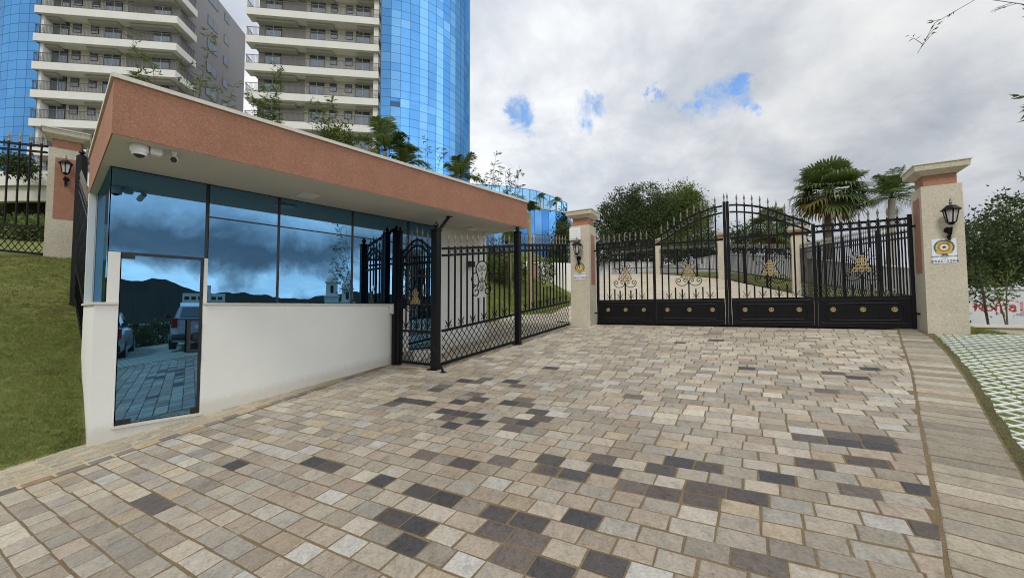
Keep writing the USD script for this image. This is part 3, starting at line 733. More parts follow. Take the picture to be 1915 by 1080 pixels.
def pillar(name, base, x, y, zb, zt, half, label, panels=(), group=None):
    """base: the centre on the ground; x, y: its horizontal axes; panels: (axis sign, low, high, width) of terracotta inlays."""
    t = Thing(name, [base[0], base[1], zb], label, 'gate pillar', group); o = np.array([base[0], base[1], 0.0])
    b = MB().box(o - half * x - half * y + (zb - 0.4) * Z3, 2 * half * x, 2 * half * y, (zt - zb + 0.4) * Z3)
    t.part('shaft', b, MT['cream'])
    for d, lo, hi, w in panels:
        e = np.cross(Z3, d)
        t.part('inlay', MB().box(o + d * (half - 0.01) - e * w / 2 + lo * Z3, e * w, d * 0.013, (hi - lo) * Z3), MT['terracotta'])
    n = half * 0.82
    t.part('neck', MB().box(o - n * x - n * y + zt * Z3, 2 * n * x, 2 * n * y, 0.2 * Z3), MT['terracotta'])
    mb = MB(); frustum(mb, o, x, y, n + 0.02, half + 0.085, zt + 0.2, zt + 0.275); frustum(mb, o, x, y, half + 0.087, half + 0.095, zt + 0.2752, zt + 0.375)
    cap = t.part('cap', mb, MT['cream'])
    mb = MB(); frustum(mb, o, x, y, half + 0.11, half + 0.11, zt + 0.3755, zt + 0.395); frustum(mb, o, x, y, half + 0.06, 0.02, zt + 0.3955, zt + 0.42)
    t.part('cap_slab', mb, MT['coping'], under=cap)
    return t


def gate_pillar_at(u, v): return GO + u * TU + v * TV


pL = pillar('gate_pillar', gate_pillar_at(-0.315, 0.09), U3, V3, 1.18, 3.84, 0.26, 'cream gate pillar beside the railing, carrying the white reader box', [(U3, 2.29, 3.6, 0.29)], 'pillars of the main gate')
pR = pillar('gate_pillar', gate_pillar_at(6.475, 0.09), U3, V3, 1.1, 3.84, 0.265, 'cream gate pillar on the right with the phone number sign', [(-U3, 2.29, 3.66, 0.33)], 'pillars of the main gate')


def lantern(o, d, e, scale, label, name='wall_lantern', drop=True):
    """A hexagonal coach lantern on a scrolled bracket; o: on the wall at the bracket; d: outwards; e: along the wall."""
    t = Thing(name, o, label, 'wall lantern', 'wall lanterns on the pillars'); o = np.asarray(o, float); k = scale
    c = o + d * 0.17 * k + Z3 * 0.10 * k
    mb = MB()
    mb.lathe([(0, 0), (0.055 * k, 0.004), (0.05 * k, 0.02 * k), (0, 0.03 * k)], o, 10, e, Z3, d)
    a = np.linspace(0, 1, 9)
    mb.tube([o + d * (0.02 + 0.15 * x) * k + Z3 * (-0.13 * math.sin(x * PI) * (1 - 0.35 * x) + 0.03 * x) * k for x in a], [0.022 * k * (1 - 0.35 * x) for x in a], 6)
    mb.tube([o + d * 0.03 * k + Z3 * -0.1 * k, o + d * 0.05 * k - Z3 * 0.16 * k, o + d * 0.075 * k - Z3 * 0.19 * k], [0.03 * k, 0.026 * k, 0.006 * k], 6)
    t.part('bracket', mb, MT['iron'], smooth=50)
    mb = MB().lathe([(0, -0.035 * k), (0.03 * k, -0.03 * k), (0.05 * k, 0), (0.066 * k, 0.012 * k), (0.0, 0.014 * k)], c, 6, d, e)
    t.part('cup', mb, MT['iron'])
    g = MB().lathe([(0.056 * k, 0.016 * k), (0.097 * k, 0.225 * k)], c, 6, d, e)
    t.part('glass', g, MT['lamp_glass'])
    for i in range(6):
        an = i * PI / 3; q = math.cos(an) * d + math.sin(an) * e
        t.part('corner_bar', MB().bar(c + q * 0.06 * k + Z3 * 0.012 * k, c + q * 0.102 * k + Z3 * 0.232 * k, 0.017 * k, 0.013 * k, side=np.cross(q, Z3)), MT['iron'])
    r = t.part('lamp_roof', MB().lathe([(0.0, 0.23 * k), (0.135 * k, 0.218 * k), (0.138 * k, 0.228 * k), (0.06 * k, 0.305 * k), (0.0, 0.312 * k)], c, 6, d, e), MT['iron'])
    t.part('finial', MB().lathe([(0.03 * k, 0.3 * k), (0.014 * k, 0.325 * k), (0.026 * k, 0.35 * k), (0.012 * k, 0.37 * k), (0.018 * k, 0.395 * k), (0.0, 0.45 * k)], c, 8), MT['iron_tip'], under=r, smooth=50)
    return t


n = {'a': ('transparent_bsdf', {'color': (0.9, 0.88, 0.84)}), 'b': ('principled_bsdf', {'base_color': (0.75, 0.73, 0.7), 'roughness': 0.3}), 'm': ('mix_closure', {'fac': 0.45})}
MT['lamp_glass'] = M('lamp_glass', n, [('a.BSDF', 'm.closure1'), ('b.BSDF', 'm.closure2')], 'm.closure')
lantern(gp(6.53, 0.355, 3.02), V3, U3, 1.0, 'black hexagonal lantern on the right gate pillar above the sign')
lantern(gp(-0.33, 0.35, 2.98), V3, U3, 1.0, 'black hexagonal lantern on the pillar below the white reader box')
t = Thing('reader_box', gp(-0.43, 0.36, 3.62), 'square white antenna box high on the pillar beside the railing', 'reader box')
pts = [(-0.58, 3.46), (-0.28, 3.46), (-0.28, 3.78), (-0.58, 3.78)]
t.part('case', MB().box(gp(-0.58, 0.352, 3.46), 0.30 * U3, 0.045 * V3, 0.32 * Z3), MT['white_plastic'])
t.part('cover', MB().box(gp(-0.55, 0.398, 3.49), 0.24 * U3, 0.012 * V3, 0.26 * Z3), MT['aluminium'])
t.part('cable', MB().tube([gp(-0.33, 0.37, 3.46), gp(-0.31, 0.38, 3.38), gp(-0.25, 0.37, 3.33), gp(-0.24, 0.365, 3.24)], 0.011, 6), MT['iron'], smooth=True)

# signs
MT['sign_white'] = plain('sign_white', (0.62, 0.66, 0.70), 0.35, var=0.03)
MT['sign_gold'] = plain('sign_gold', (0.55, 0.33, 0.05), 0.4, var=0.2, scale=60)
MT['sign_gold_dark'] = plain('sign_gold_dark', (0.34, 0.17, 0.03), 0.4, var=0.25, scale=90)
MT['sign_green'] = plain('sign_green', (0.03, 0.075, 0.045), 0.45, var=0.4, scale=90)
MT['sign_ink'] = plain('sign_ink', (0.02, 0.028, 0.04), 0.45)


def emblem(t, o, x, y, z, k, under=None):
    """A gold ring with a dark star on white, in a wreath, over a ribbon; radius about k."""
    disc = lambda R, n=28: sg.Point(0, 0).buffer(R, n // 4)
    lay_ = [('emblem_wreath', 'sign_green', [affinity.rotate(affinity.translate(affinity.scale(sg.Point(0, 0).buffer(0.19 * k, 3), 1.0, 0.5), 1.02 * k * math.cos(a), 1.02 * k * math.sin(a)), math.degrees(a) + s, origin=(1.02 * k * math.cos(a), 1.02 * k * math.sin(a)))
                                             for a, s in [(PI / 2 + (i + 0.6) * 0.27 * sgn, 50 * sgn) for sgn in (-1, 1) for i in range(9)]]),
            ('emblem_ring', 'sign_gold', [disc(0.86 * k).difference(disc(0.43 * k))]), ('emblem_band', 'sign_gold_dark', [disc(0.7 * k).difference(disc(0.5 * k))]), ('emblem_field', 'sign_white', [disc(0.425 * k)])]
    star = sg.Polygon([(r * k * math.cos(PI / 2 + i * PI / 5), r * k * math.sin(PI / 2 + i * PI / 5)) for i, r in enumerate([0.33, 0.14] * 5)])
    lay_ += [('emblem_star', 'sign_ink', [star]), ('emblem_ribbon', 'sign_gold', [sg.Polygon([(-0.95 * k, -0.55 * k), (-0.3 * k, -0.72 * k), (0.3 * k, -0.72 * k), (0.95 * k, -0.55 * k), (0.85 * k, -0.85 * k), (0.3 * k, -0.98 * k), (-0.3 * k, -0.98 * k), (-0.85 * k, -0.85 * k)])]),
             ('emblem_tie', 'sign_ink', [sg.LineString([(-0.3 * k, -1.2 * k), (0.25 * k, -0.99 * k)]).buffer(0.05 * k), sg.LineString([(0.35 * k, -1.2 * k), (-0.2 * k, -0.99 * k)]).buffer(0.05 * k)])]
    for i, (nm, mt, polys) in enumerate(lay_):
        mb = MB()
        for p in polys:
            mb.prism(p, o, x, y, z, 0.0004 + i * 0.0012, 0.0022 + i * 0.0012)
        t.part(nm, mb, MT[mt], under=under)


def words(t, text, o, x, y, z, h, mat, bold=True, center=True, name='lettering', squeeze=1.0):
    m = meshkit.text_mesh(text, h, 0.0015, bold); v = np.array(m.vertices); v[:, 0] *= squeeze; w = v[:, 0].max()
    p = o + (v[:, :1] - (w / 2 if center else 0)) * x + v[:, 1:2] * y + (v[:, 2:] + 0.0006) * z
    f = np.array(m.faces)
    t.part(name, (p, f if np.dot(np.cross(x, y), z) > 0 else f[:, ::-1]), mat)


vf = 0.357
t = Thing('sign', gp(6.47, vf, 2.66), 'white monitoring sign with gold emblem and phone number on the right pillar', 'sign')
t.part('plate', MB().box(gp(6.315, vf - 0.0015, 2.445), 0.31 * U3, 0.006 * V3, 0.43 * Z3), MT['sign_white'])
emblem(t, gp(6.47, vf + 0.0046, 2.725), U3, Z3, V3, 0.118)
words(t, 'MONITORAMENTO 24H', gp(6.47, vf + 0.0046, 2.553), U3, Z3, V3, 0.021, MT['sign_ink'])
words(t, '( 47 )', gp(6.47, vf + 0.0046, 2.514), U3, Z3, V3, 0.022, MT['sign_ink'], bold=False)
words(t, '3521-1284', gp(6.47, vf + 0.0046, 2.463), U3, Z3, V3, 0.036, MT['sign_ink'], squeeze=1.22)
t = Thing('sign', gp(-0.32, 0.352, 2.65), 'round gold emblem over a white plate on the pillar beside the railing', 'sign')
emblem(t, gp(-0.32, 0.351, 2.735), U3, Z3, V3, 0.115)
t.part('plate', MB().box(gp(-0.49, 0.3505, 2.425), 0.33 * U3, 0.006 * V3, 0.17 * Z3), MT['sign_white'])
words(t, 'MONITORAMENTO 24H', gp(-0.325, 0.357, 2.556), U3, Z3, V3, 0.02, MT['sign_ink'])
words(t, '( 47 )', gp(-0.325, 0.357, 2.512), U3, Z3, V3, 0.022, MT['sign_ink'], bold=False)
words(t, '3521-1284', gp(-0.325, 0.357, 2.455), U3, Z3, V3, 0.036, MT['sign_ink'], squeeze=1.2)

# ------------------------------------------------------------------ wrought iron
def spear(mb, p, k=1.0):
    """A forged spear head standing at p."""
    return mb.lathe([(0.019 * k, -0.012), (0.022 * k, 0.006), (0.014 * k, 0.016), (0.010 * k, 0.045), (0.018 * k, 0.055), (0.009 * k, 0.068), (0.024 * k, 0.105 * k), (0.012 * k, 0.16 * k), (0.0, 0.215 * k)], p, 6)


def finial(mb, p, k=1.0):
    return mb.lathe([(0.05 * k, 0), (0.055 * k, 0.012 * k), (0.03 * k, 0.022 * k), (0.022 * k, 0.035 * k), (0.045 * k, 0.06 * k), (0.04 * k, 0.085 * k), (0.014 * k, 0.115 * k), (0.0, 0.14 * k)], p, 10)


def spiral(c, r0, r1, a0, a1, n=26):
    a = np.linspace(a0, a1, n); r = np.interp(np.linspace(0, 1, n) ** 0.8, [0, 1], [r0, r1])
    return np.stack([c[0] + r * np.cos(a), c[1] + r * np.sin(a)], 1)


class Plane:
    """An iron panel's own axes: a along it, b up, c out; the a axis may climb with the ground."""
    def __init__(self, o, a, c): self.o, self.a, self.c = np.asarray(o, float), np.asarray(a, float), np.asarray(c, float)

    def P(self, a, b, c=0.0): return self.o + a * self.a + b * Z3 + c * self.c

    def curve(self, pts, c=0.0): return np.array([self.P(p[0], p[1], c) for p in pts])


GRAPES = [(0, 0.27), (-0.055, 0.205), (0.055, 0.205), (0, 0.145), (-0.055, 0.08), (0.055, 0.08), (-0.11, 0.012), (0, 0.012), (0.11, 0.012)]


def grape_emblem(t, pl, a, b, k=1.0, c=0.03, iron='iron'):
    """A bunch of gilt rings over two big scrolls."""
    for x, y in GRAPES:
        mb = MB(); ring(mb, pl.P(a + x * k, b + y * k, c), 0.037 * k, 0.0145 * k, pl.a / np.linalg.norm(pl.a), Z3, 12, 6); t.part('gilt_ring', mb, MT['gilt'], smooth=True)
    for s in (-1, 1):
        for nm, pts, r in (('scroll', basin * [s, 1], 0.0105), ('scroll', spiral((s * 0.075, 0.355), 0.075, 0.016, PI / 2 if s > 0 else PI / 2, PI / 2 - s * 7.4), 0.008),
                           ('stem', np.array([(s * 0.185, -0.01), (s * 0.15, 0.09), (s * 0.10, 0.19), (s * 0.06, 0.27), (s * 0.05, 0.31)]), 0.009), ('scroll', np.vstack([[(s * 0.10, 0.19), (s * 0.16, 0.25)], spiral((s * 0.23, 0.25), 0.07, 0.018, PI if s > 0 else 0, (PI if s > 0 else 0) - s * 5.6, 16)]), 0.0075)):
            t.part(nm, MB().tube(pl.curve([(a + x * k, b + y * k) for x, y in pts], c), r * k, 6), MT[iron], smooth=True)


_a = np.linspace(PI, 2 * PI, 14)
basin = np.vstack([spiral((-0.235, -0.085), 0.012, 0.065, -PI * 1.2, PI, 22)[:-1], np.stack([-0.155 + 0.145 * np.cos(_a), -0.085 + 0.125 * np.sin(_a)], 1), spiral((-0.075, -0.085), 0.065, 0.012, 0, PI * 2.2, 22)[1:]]) * [-1, 1]


def lyre_emblem(t, pl, a, b, k=1.0, c=0.02):
    """A lyre of scrolls with small gilt beads, as on the railing."""
    T = lambda pts, r: t.part('scroll', MB().tube(pl.curve([(a + x * k, b + y * k) for x, y in pts], c), r * k, 6), MT['iron'], smooth=True)
    an = np.linspace(-0.35, PI + 0.35, 22)
    T(np.stack([0.16 * np.cos(an), 0.2 + 0.15 * np.sin(an)], 1), 0.012)
    for s in (-1, 1):
        T(np.array([(s * 0.15, 0.15), (s * 0.11, 0.06), (s * 0.085, -0.04), (s * 0.1, -0.12), (s * 0.13, -0.17)]), 0.012)
        T(spiral((s * 0.15, -0.24), 0.135, 0.03, PI / 2 + s * 0.5, PI / 2 + s * 0.5 - s * 7.9), 0.012)
        T(spiral((s * 0.07, 0.2), 0.07, 0.02, PI / 2, PI / 2 + s * 6.0, 18), 0.008)
        T(np.array([(s * 0.17, 0.14), (s * 0.24, 0.1), (s * 0.28, 0.02), (s * 0.25, -0.07), (s * 0.19, -0.11)]), 0.011)
        T(spiral((s * 0.045, -0.05), 0.05, 0.014, PI / 2, PI / 2 + s * 6.2, 14), 0.007)
        T(spiral((s * 0.04, -0.2), 0.045, 0.014, -PI / 2, -PI / 2 - s * 6.2, 14), 0.007)
    for x, y in ((0, 0.2), (0, 0.1), (0, 0.02), (-0.03, -0.06), (0.03, -0.06), (-0.03, -0.14), (0.03, -0.14), (0, -0.22)):
        mb = MB(); ring(mb, pl.P(a + x * k, b + y * k, c), 0.021 * k, 0.009 * k, pl.a / np.linalg.norm(pl.a), Z3, 9, 5); t.part('bead', mb, MT['iron_tip'], smooth=True)


def leaf_motif(pl, a, b, k=1.0, c=0.0):
    """Two leaf blades in a V with a pair of small scrolls at the foot of a bar."""
    mb = MB()
    for s in (-1, 1):
        q = [(a + s * 0.01, b + 0.045), (a + s * 0.05 * k, b + 0.11 * k), (a + s * 0.078 * k, b + 0.165 * k)]
        mb.tube(pl.curve(q, c), [0.004, 0.013 * k, 0.002], 5)
        mb.tube(pl.curve(spiral((a + s * 0.052 * k, b + 0.035 * k), 0.03 * k, 0.01 * k, PI if s > 0 else 0, (PI if s > 0 else 0) - s * 5.2, 12), c), 0.006, 5)
    return mb


def lattice(t, pl, a0, a1, b0, b1, gap=0.125, slope=1.25, w=0.013):
    """Crossed flat bars clipped to the panel: one set behind the other."""
    boxp = sg.box(a0, b0, a1, b1); h = b1 - b0
    for s, c in ((1, 0.006), (-1, -0.006)):
        x = a0 - h / slope if s > 0 else a0
        while x < (a1 if s > 0 else a1 + h / slope):
            seg = sg.LineString([(x, b0), (x + s * h / slope, b1)]).intersection(boxp)
            if not seg.is_empty and seg.length > 0.04:
                (p0, q0), (p1, q1) = list(seg.coords)[0], list(seg.coords)[-1]
                t.part('lattice_bar', MB().bar(pl.P(p0, q0, c), pl.P(p1, q1, c), w, 0.006, side=np.cross(pl.c, pl.P(p1, q1) - pl.P(p0, q0))), MT['iron'])
            x += gap


# ---- the main gate: two leaves, each of two bays
ARCH_U = [1.48, 1.75, 1.951, 2.313, 2.70, 3.07, 3.45, 3.83, 4.19, 4.40, 4.66]
ARCH_Z = [3.37, 3.50, 3.615, 3.815, 3.945, 3.995, 3.95, 3.835, 3.64, 3.53, 3.37]
from scipy.interpolate import CubicSpline
arch = CubicSpline(ARCH_U, ARCH_Z)


def gate_leaf(u0, u1, bays, label):
    t = Thing('gate_leaf', gp((u0 + u1) / 2, 0, 1.27), label, 'gate', 'leaves of the main gate')
    pl = Plane(gp(0, 0, 0), U3, V3)
    zb, zp, zr, zt = 1.275, 1.89, 3.225, 3.345
    inner = max(bays, key=lambda q: -abs((q[0] + q[1]) / 2 - 3.07))
    for x, zz in ((u0 + 0.03, 3.42 if u0 < 1 else 4.08), (u1 - 0.03, 4.08 if u0 < 1 else 3.42)):
        t.part('stile', MB().bar(pl.P(x, zb - 0.01), pl.P(x, zz), 0.06, 0.05, side=U3), MT['iron'])
    xm = bays[0][1] + 0.035
    t.part('stile', MB().bar(pl.P(xm, zb), pl.P(xm, 3.40), 0.06, 0.05, side=U3), MT['iron'])
    xi = u1 - 0.03 if u0 < 1 else u0 + 0.03
    mb = MB(); spear(mb, pl.P(xi, 4.085)); t.part('spear_tip', mb, MT['iron_tip'], smooth=50)
    for nm, z, h in (('bottom_rail', zb + 0.03, 0.06), ('panel_rail', zp - 0.025, 0.05), ('middle_rail', zr, 0.05)):
        for a, b in bays:
            t.part(nm, MB().bar(pl.P(a + 0.001, z), pl.P(b - 0.001, z), 0.044, h, side=V3), MT['iron'])
    for a, b in bays:
        # sheet panel with a raised moulding and gilt rosettes
        p = t.part('sheet_panel', MB().box(pl.P(a, zb + 0.061, -0.008), (b - a) * U3, 0.016 * V3, (zp - zb - 0.112) * Z3), MT['iron'])
        c = 0.07; x0, x1, y0, y1 = a + 0.12, b - 0.12, zb + 0.15, zp - 0.14
        oct_ = [(x0 + c, y0), (x1 - c, y0), (x1, y0 + c), (x1, y1 - c), (x1 - c, y1), (x0 + c, y1), (x0, y1 - c), (x0, y0 + c)]
        mb = MB().tube(pl.curve(oct_, 0.011), 0.009, 6, closed=True)
        mb.tube(pl.curve([(a + 0.03, y1 + 0.075), (b - 0.03, y1 + 0.075)], 0.011), 0.007, 6); mb.tube(pl.curve([(a + 0.03, y0 - 0.06), (b - 0.03, y0 - 0.06)], 0.011), 0.007, 6)
        t.part('panel_moulding', mb, MT['iron'], under=p, smooth=50)
        for f in (0.17, 0.5, 0.83):
            mb = MB(); o = pl.P(a + (b - a) * f, 1.63, 0.010); ring(mb, o, 0.036, 0.014, U3, Z3, 16, 6)
            mb.lathe([(0.024, 0.0), (0.016, 0.012), (0.0, 0.016)], o, 10, U3, Z3, V3)
            t.part('rosette', mb, MT['gilt'], under=p, smooth=50)
        # bars
        n = 9; du = (b - a) / (n + 1); mid = (a + b) / 2
        is_inner = (a, b) == inner
        top_at = (lambda x: float(arch(x))) if is_inner else (lambda x: zt)
        for i in range(1, n + 1):
            x = a + du * i; top = top_at(x) + 0.05
            broken = 3 <= i <= 7
            mb = MB()
            if broken:
                lo = {3: 2.16, 4: 2.12, 5: 2.30, 6: 2.12, 7: 2.16}[i]; hi = {3: 2.70, 4: 2.84, 5: 2.66, 6: 2.84, 7: 2.70}[i]
                t.part('picket', MB().bar(pl.P(x, zp), pl.P(x, lo), 0.03, 0.03, side=U3), MT['iron']); mb.bar(pl.P(x, hi), pl.P(x, top), 0.03, 0.03, side=U3)
            else:
                mb.bar(pl.P(x, zp), pl.P(x, top), 0.03, 0.03, side=U3)
            k = t.part('picket', mb, MT['iron'])
            mb = MB(); spear(mb, pl.P(x, top)); t.part('spear_tip', mb, MT['iron_tip'], under=k, smooth=50)
            if i % 2 == 0:
                t.part('leaf_motif', leaf_motif(pl, x, zp, 1.0, 0.0), MT['iron_tip'], smooth=50)
        for i in range(0, n + 1):
            x = a + du * (i + 0.5)
            if not is_inner:
                mb = MB(); ring(mb, pl.P(x, (zr + zt) / 2 + 0.002), 0.047, 0.008, U3, Z3, 16, 5); t.part('collar_ring', mb, MT['iron_tip'] if i % 3 == 1 else MT['iron'], smooth=True)
            elif abs(x - 3.07) > 0.72:
                zc = float(arch(x)) - 0.078
                if zc - 0.05 > zr + 0.02:
                    mb = MB(); ring(mb, pl.P(x, zc), 0.052, 0.008, U3, Z3, 16, 5); t.part('collar_ring', mb, MT['iron_tip'], smooth=True)
        if is_inner:
            xs = np.linspace(a, b, 22)
            lower = [(x, float(arch(x)) - 0.155) for x in xs if float(arch(x)) - 0.155 > zr + 0.0]
            t.part('arch_rail', MB().tube(pl.curve([(x, float(arch(x))) for x in xs]), 0.023, 6), MT['iron'], smooth=50)
            t.part('arch_rail', MB().tube(pl.curve(lower), 0.021, 6), MT['iron'], smooth=50)
        else:
            t.part('top_rail', MB().bar(pl.P(a, zt), pl.P(b, zt), 0.044, 0.04, side=V3), MT['iron'])
        grape_emblem(t, pl, mid, 2.395, 0.94)
    # hinges on the pillar side
    hx = u0 - 0.02 if u0 < 1 else u1 + 0.02
    for z in (1.55, 3.19):
        t.part('hinge', MB().bar(pl.P(hx - 0.05, z, 0.0), pl.P(hx + 0.05, z, 0.0), 0.05, 0.035, side=V3), MT['iron'])
    return t


gate_leaf(0.02, 3.068, [(0.082, 1.445), (1.515, 3.0)], 'left leaf of the arched black iron gate, by the reader box pillar')
gate_leaf(3.073, 6.16, [(3.14, 4.625), (4.695, 6.098)], 'right leaf of the arched black iron gate, by the numbered pillar')
# order the right leaf's bays: its inner bay is the first one

# ---- railing between the pedestrian gate and the pillar: two panels and their posts
def post(u, v, z0, z1, w, label, base=True):
    t = Thing('railing_post', gp(u, v, z0), label, 'post', 'black posts of the railing')
    t.part('shaft', MB().bar(gp(u, v, z0 - 0.02), gp(u, v, z1), w, w, side=U3), MT['iron'])
    mb = MB().box(gp(u - w * 0.62, v - w * 0.62, z1 + 0.0005), w * 1.24 * U3, w * 1.24 * V3, 0.02 * Z3); finial(mb, gp(u, v, z1 + 0.02), w / 0.11)
    t.part('finial', mb, MT['iron'], smooth=40)
    if base:
        t.part('base_plate', MB().box(gp(u - w * 0.85, v - w * 0.85, z0 - 0.005), w * 1.7 * U3, w * 1.7 * V3, 0.022 * Z3), MT['iron'])
    return t


p1 = post(-1.30, 4.83, 0.605, 3.07, 0.125, 'tall black post with two braces at the corner of the railing')
post(-0.87, 2.65, 0.895, 3.34, 0.115, 'black post between the two slanting railing panels')
post(-2.40, 4.735, 0.60, 3.17, 0.10, 'black hinge post against the guardhouse wall', base=False)
post(-2.28, 4.75, 0.60, 3.16, 0.07, 'slimmer black post carrying the pedestrian gate', base=False)
b = Thing('brace', gp(-1.2, 4.95, 0.6), 'grey steel strut propping the foot of the corner post', 'brace')
b.part('strut', MB().bar(gp(-1.29, 4.90, 1.02), gp(-1.00, 4.98, 0.60), 0.05, 0.012), MT['iron'])
b.part('foot', MB().box(gp(-1.04, 4.93, 0.598), 0.09 * U3, 0.09 * V3, 0.012 * Z3), MT['iron'])
b = Thing('brace', gp(-1.4, 4.6, 3.0), 'black strut from the corner post up to the soffit', 'brace')
top = wp(4.52, 0.90, 3.465)
b.part('strut', MB().bar(gp(-1.33, 4.80, 3.02), top, 0.055, 0.03), MT['iron'])
b.part('plate', MB().box(top - 0.06 * S3 - 0.05 * N3, 0.12 * S3, 0.1 * N3, 0.0045 * Z3), MT['iron'])


def railing(q0, q1, z0, z1, label, grapes=False):
    """A panel that climbs with the ground: lattice below, bars with spear tips, a band of rings, a lyre in the middle. z0 and z1: its bottom at either end."""
    A, B = gp(*q0, z0), gp(*q1, z1); L = np.linalg.norm((B - A)[:2]); a = (B - A) / L
    pl = Plane(A, a, np.cross(a / np.linalg.norm(a), Z3)); t = Thing('iron_railing', (A + B) / 2, label, 'railing', 'panels of the railing')
    e = 0.07
    for nm, z, h in (('bottom_rail', 0.03, 0.05), ('lattice_rail', 0.615, 0.045), ('ring_rail', 1.975, 0.04), ('top_rail', 2.10, 0.04)):
        t.part(nm, MB().bar(pl.P(e, z), pl.P(L - e, z), 0.04, h, side=pl.c), MT['iron'])
    lattice(t, pl, e, L - e, 0.056, 0.592)
    n = int(round((L - 2 * e) / 0.146)); du = (L - 2 * e) / n
    for i in range(1, n):
        x = e + du * i; mid = abs(x - L / 2) < 0.19
        mb = MB()
        if mid and abs(x - L / 2) < 0.17:
            t.part('picket', MB().bar(pl.P(x, 0.638), pl.P(x, 1.10), 0.025, 0.025, side=a), MT['iron']); mb.bar(pl.P(x, 1.80), pl.P(x, 2.14), 0.025, 0.025, side=a)
        else:
            mb.bar(pl.P(x, 0.638), pl.P(x, 2.14), 0.025, 0.025, side=a)
        k = t.part('picket', mb, MT['iron'])
        mb = MB(); spear(mb, pl.P(x, 2.142), 1.02); t.part('spear_tip', mb, MT['iron_tip'], under=k, smooth=50)
        if i % 2 == 1:
            t.part('leaf_motif', leaf_motif(pl, x, 0.638, 1.0), MT['iron'], smooth=50)
        mb = MB(); ring(mb, pl.P(x + du / 2, 2.037), 0.042, 0.0075, a / np.linalg.norm(a), Z3, 14, 5); t.part('collar_ring', mb, MT['iron_tip'] if i % 2 else MT['iron'], smooth=True)
    lyre_emblem(t, pl, L / 2, 1.47, 1.0)
    return t


railing((-1.285, 4.765), (-0.88, 2.71), 0.655, 0.94, 'slanting iron railing panel nearer the guardhouse, with lattice foot')
railing((-0.862, 2.59), (-0.595, 0.36), 0.975, 1.245, 'slanting iron railing panel between the black post and the pillar')

# ---- the pedestrian gate
A, B = gp(-2.235, 4.755, 0.66), gp(-1.37, 4.825, 0.66); L = np.linalg.norm(B - A); a = (B - A) / L
pl = Plane(A, a, -np.cross(a, Z3) if np.dot(np.cross(a, Z3), V3) < 0 else np.cross(a, Z3)); t = Thing('pedestrian_gate', (A + B) / 2, 'narrow arched iron gate with gilt grapes beside the guardhouse', 'gate')
for x in (0.02, L - 0.02):
    t.part('stile', MB().bar(pl.P(x, 0), pl.P(x, 2.16), 0.04, 0.035, side=a), MT['iron'])
for nm, z, h in (('bottom_rail', 0.025, 0.05), ('lattice_rail', 0.605, 0.045), ('middle_rail', 1.85, 0.04)):
    t.part(nm, MB().bar(pl.P(0.041, z), pl.P(L - 0.041, z), 0.036, h, side=pl.c), MT['iron'])
lattice(t, pl, 0.042, L - 0.042, 0.051, 0.582, gap=0.118)
pa = lambda x: 2.09 + 0.21 * math.sin(PI * np.clip(x / L, 0, 1)) ** 1.6
xs = np.linspace(0.04, L - 0.04, 22)
for d in (0.0, 0.115):
    t.part('arch_rail', MB().tube(pl.curve([(x, pa(x) - d) for x in xs]), 0.019, 6), MT['iron'], smooth=50)
for i in range(1, 6):
    x = L * i / 6; mb = MB(); top = pa(x) + 0.045
    if i == 3:
        t.part('picket', MB().bar(pl.P(x, 0.63), pl.P(x, 0.9), 0.022, side=a), MT['iron']); mb.bar(pl.P(x, 1.5), pl.P(x, top), 0.022, side=a)
    else:
        mb.bar(pl.P(x, 0.63), pl.P(x, top), 0.022, side=a)
    k = t.part('picket', mb, MT['iron']); mb = MB(); spear(mb, pl.P(x, top), 1.02); t.part('spear_tip', mb, MT['iron_tip'], under=k, smooth=50)
    if i % 2:
        t.part('leaf_motif', leaf_motif(pl, x, 0.63), MT['iron'], smooth=50)
for i in range(6):
    mb = MB(); x = L * (i + 0.5) / 6; ring(mb, pl.P(x, pa(x) - 0.058), 0.036, 0.007, a, Z3, 12, 5); t.part('collar_ring', mb, MT['iron'], smooth=True)
grape_emblem(t, pl, L / 2, 1.13, 0.82)
t.part('lock_box', MB().box(pl.P(0.0, 1.02, -0.03), 0.1 * a, 0.06 * pl.c, 0.2 * Z3), MT['iron'])
t.part('handle', MB().tube([pl.P(0.05, 1.13, 0.03), pl.P(0.05, 1.13, 0.075), pl.P(0.15, 1.13, 0.08)], 0.009, 6), MT['iron'], smooth=50)

# ------------------------------------------------------------------ the two towers
def at(px, D, z=None, py=None):
    """A point D metres ahead, in line with the photograph's column px; its height given, or taken from the row py."""
    d = _r * (px - 957.5) / 763.03 - _u * ((py if py is not None else 576) - 540) / 763.03 + _f
    p = EYE + d * (D / d[1])
    return np.array([p[0], p[1], z if z is not None else p[2]])


AZT = math.radians(82.6)
TT = np.array([math.sin(AZT), math.cos(AZT), 0]); TI = np.array([-math.cos(AZT), math.sin(AZT), 0])
TP = at(707, 45.0, 0.0)
for nm, c, r in (('tower_white', (0.60, 0.592, 0.56), 0.7), ('tower_beige', (0.50, 0.475, 0.42), 0.75), ('tower_taupe', (0.275, 0.255, 0.24), 0.8), ('tower_grey', (0.215, 0.207, 0.218), 0.8), ('roller_box', (0.52, 0.51, 0.49), 0.5), ('beam_grey', (0.34, 0.325, 0.30), 0.8)):
    MT[nm] = plain(nm, c, r, var=0.06, scale=0.8)
MT['tower_rail'] = plain('tower_rail', (0.045, 0.043, 0.042), 0.5)
MT['glass_joint'] = plain('glass_joint', (0.03, 0.085, 0.2), 0.35)
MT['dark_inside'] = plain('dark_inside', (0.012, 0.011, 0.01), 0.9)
tw = lambda s, i, z: TP + s * TT + i * TI + z * Z3
tb = lambda s0, s1, i0, i1, z0, z1: MB().box(tw(s0, i0, z0), (s1 - s0) * TT, (i1 - i0) * TI, (z1 - z0) * Z3)


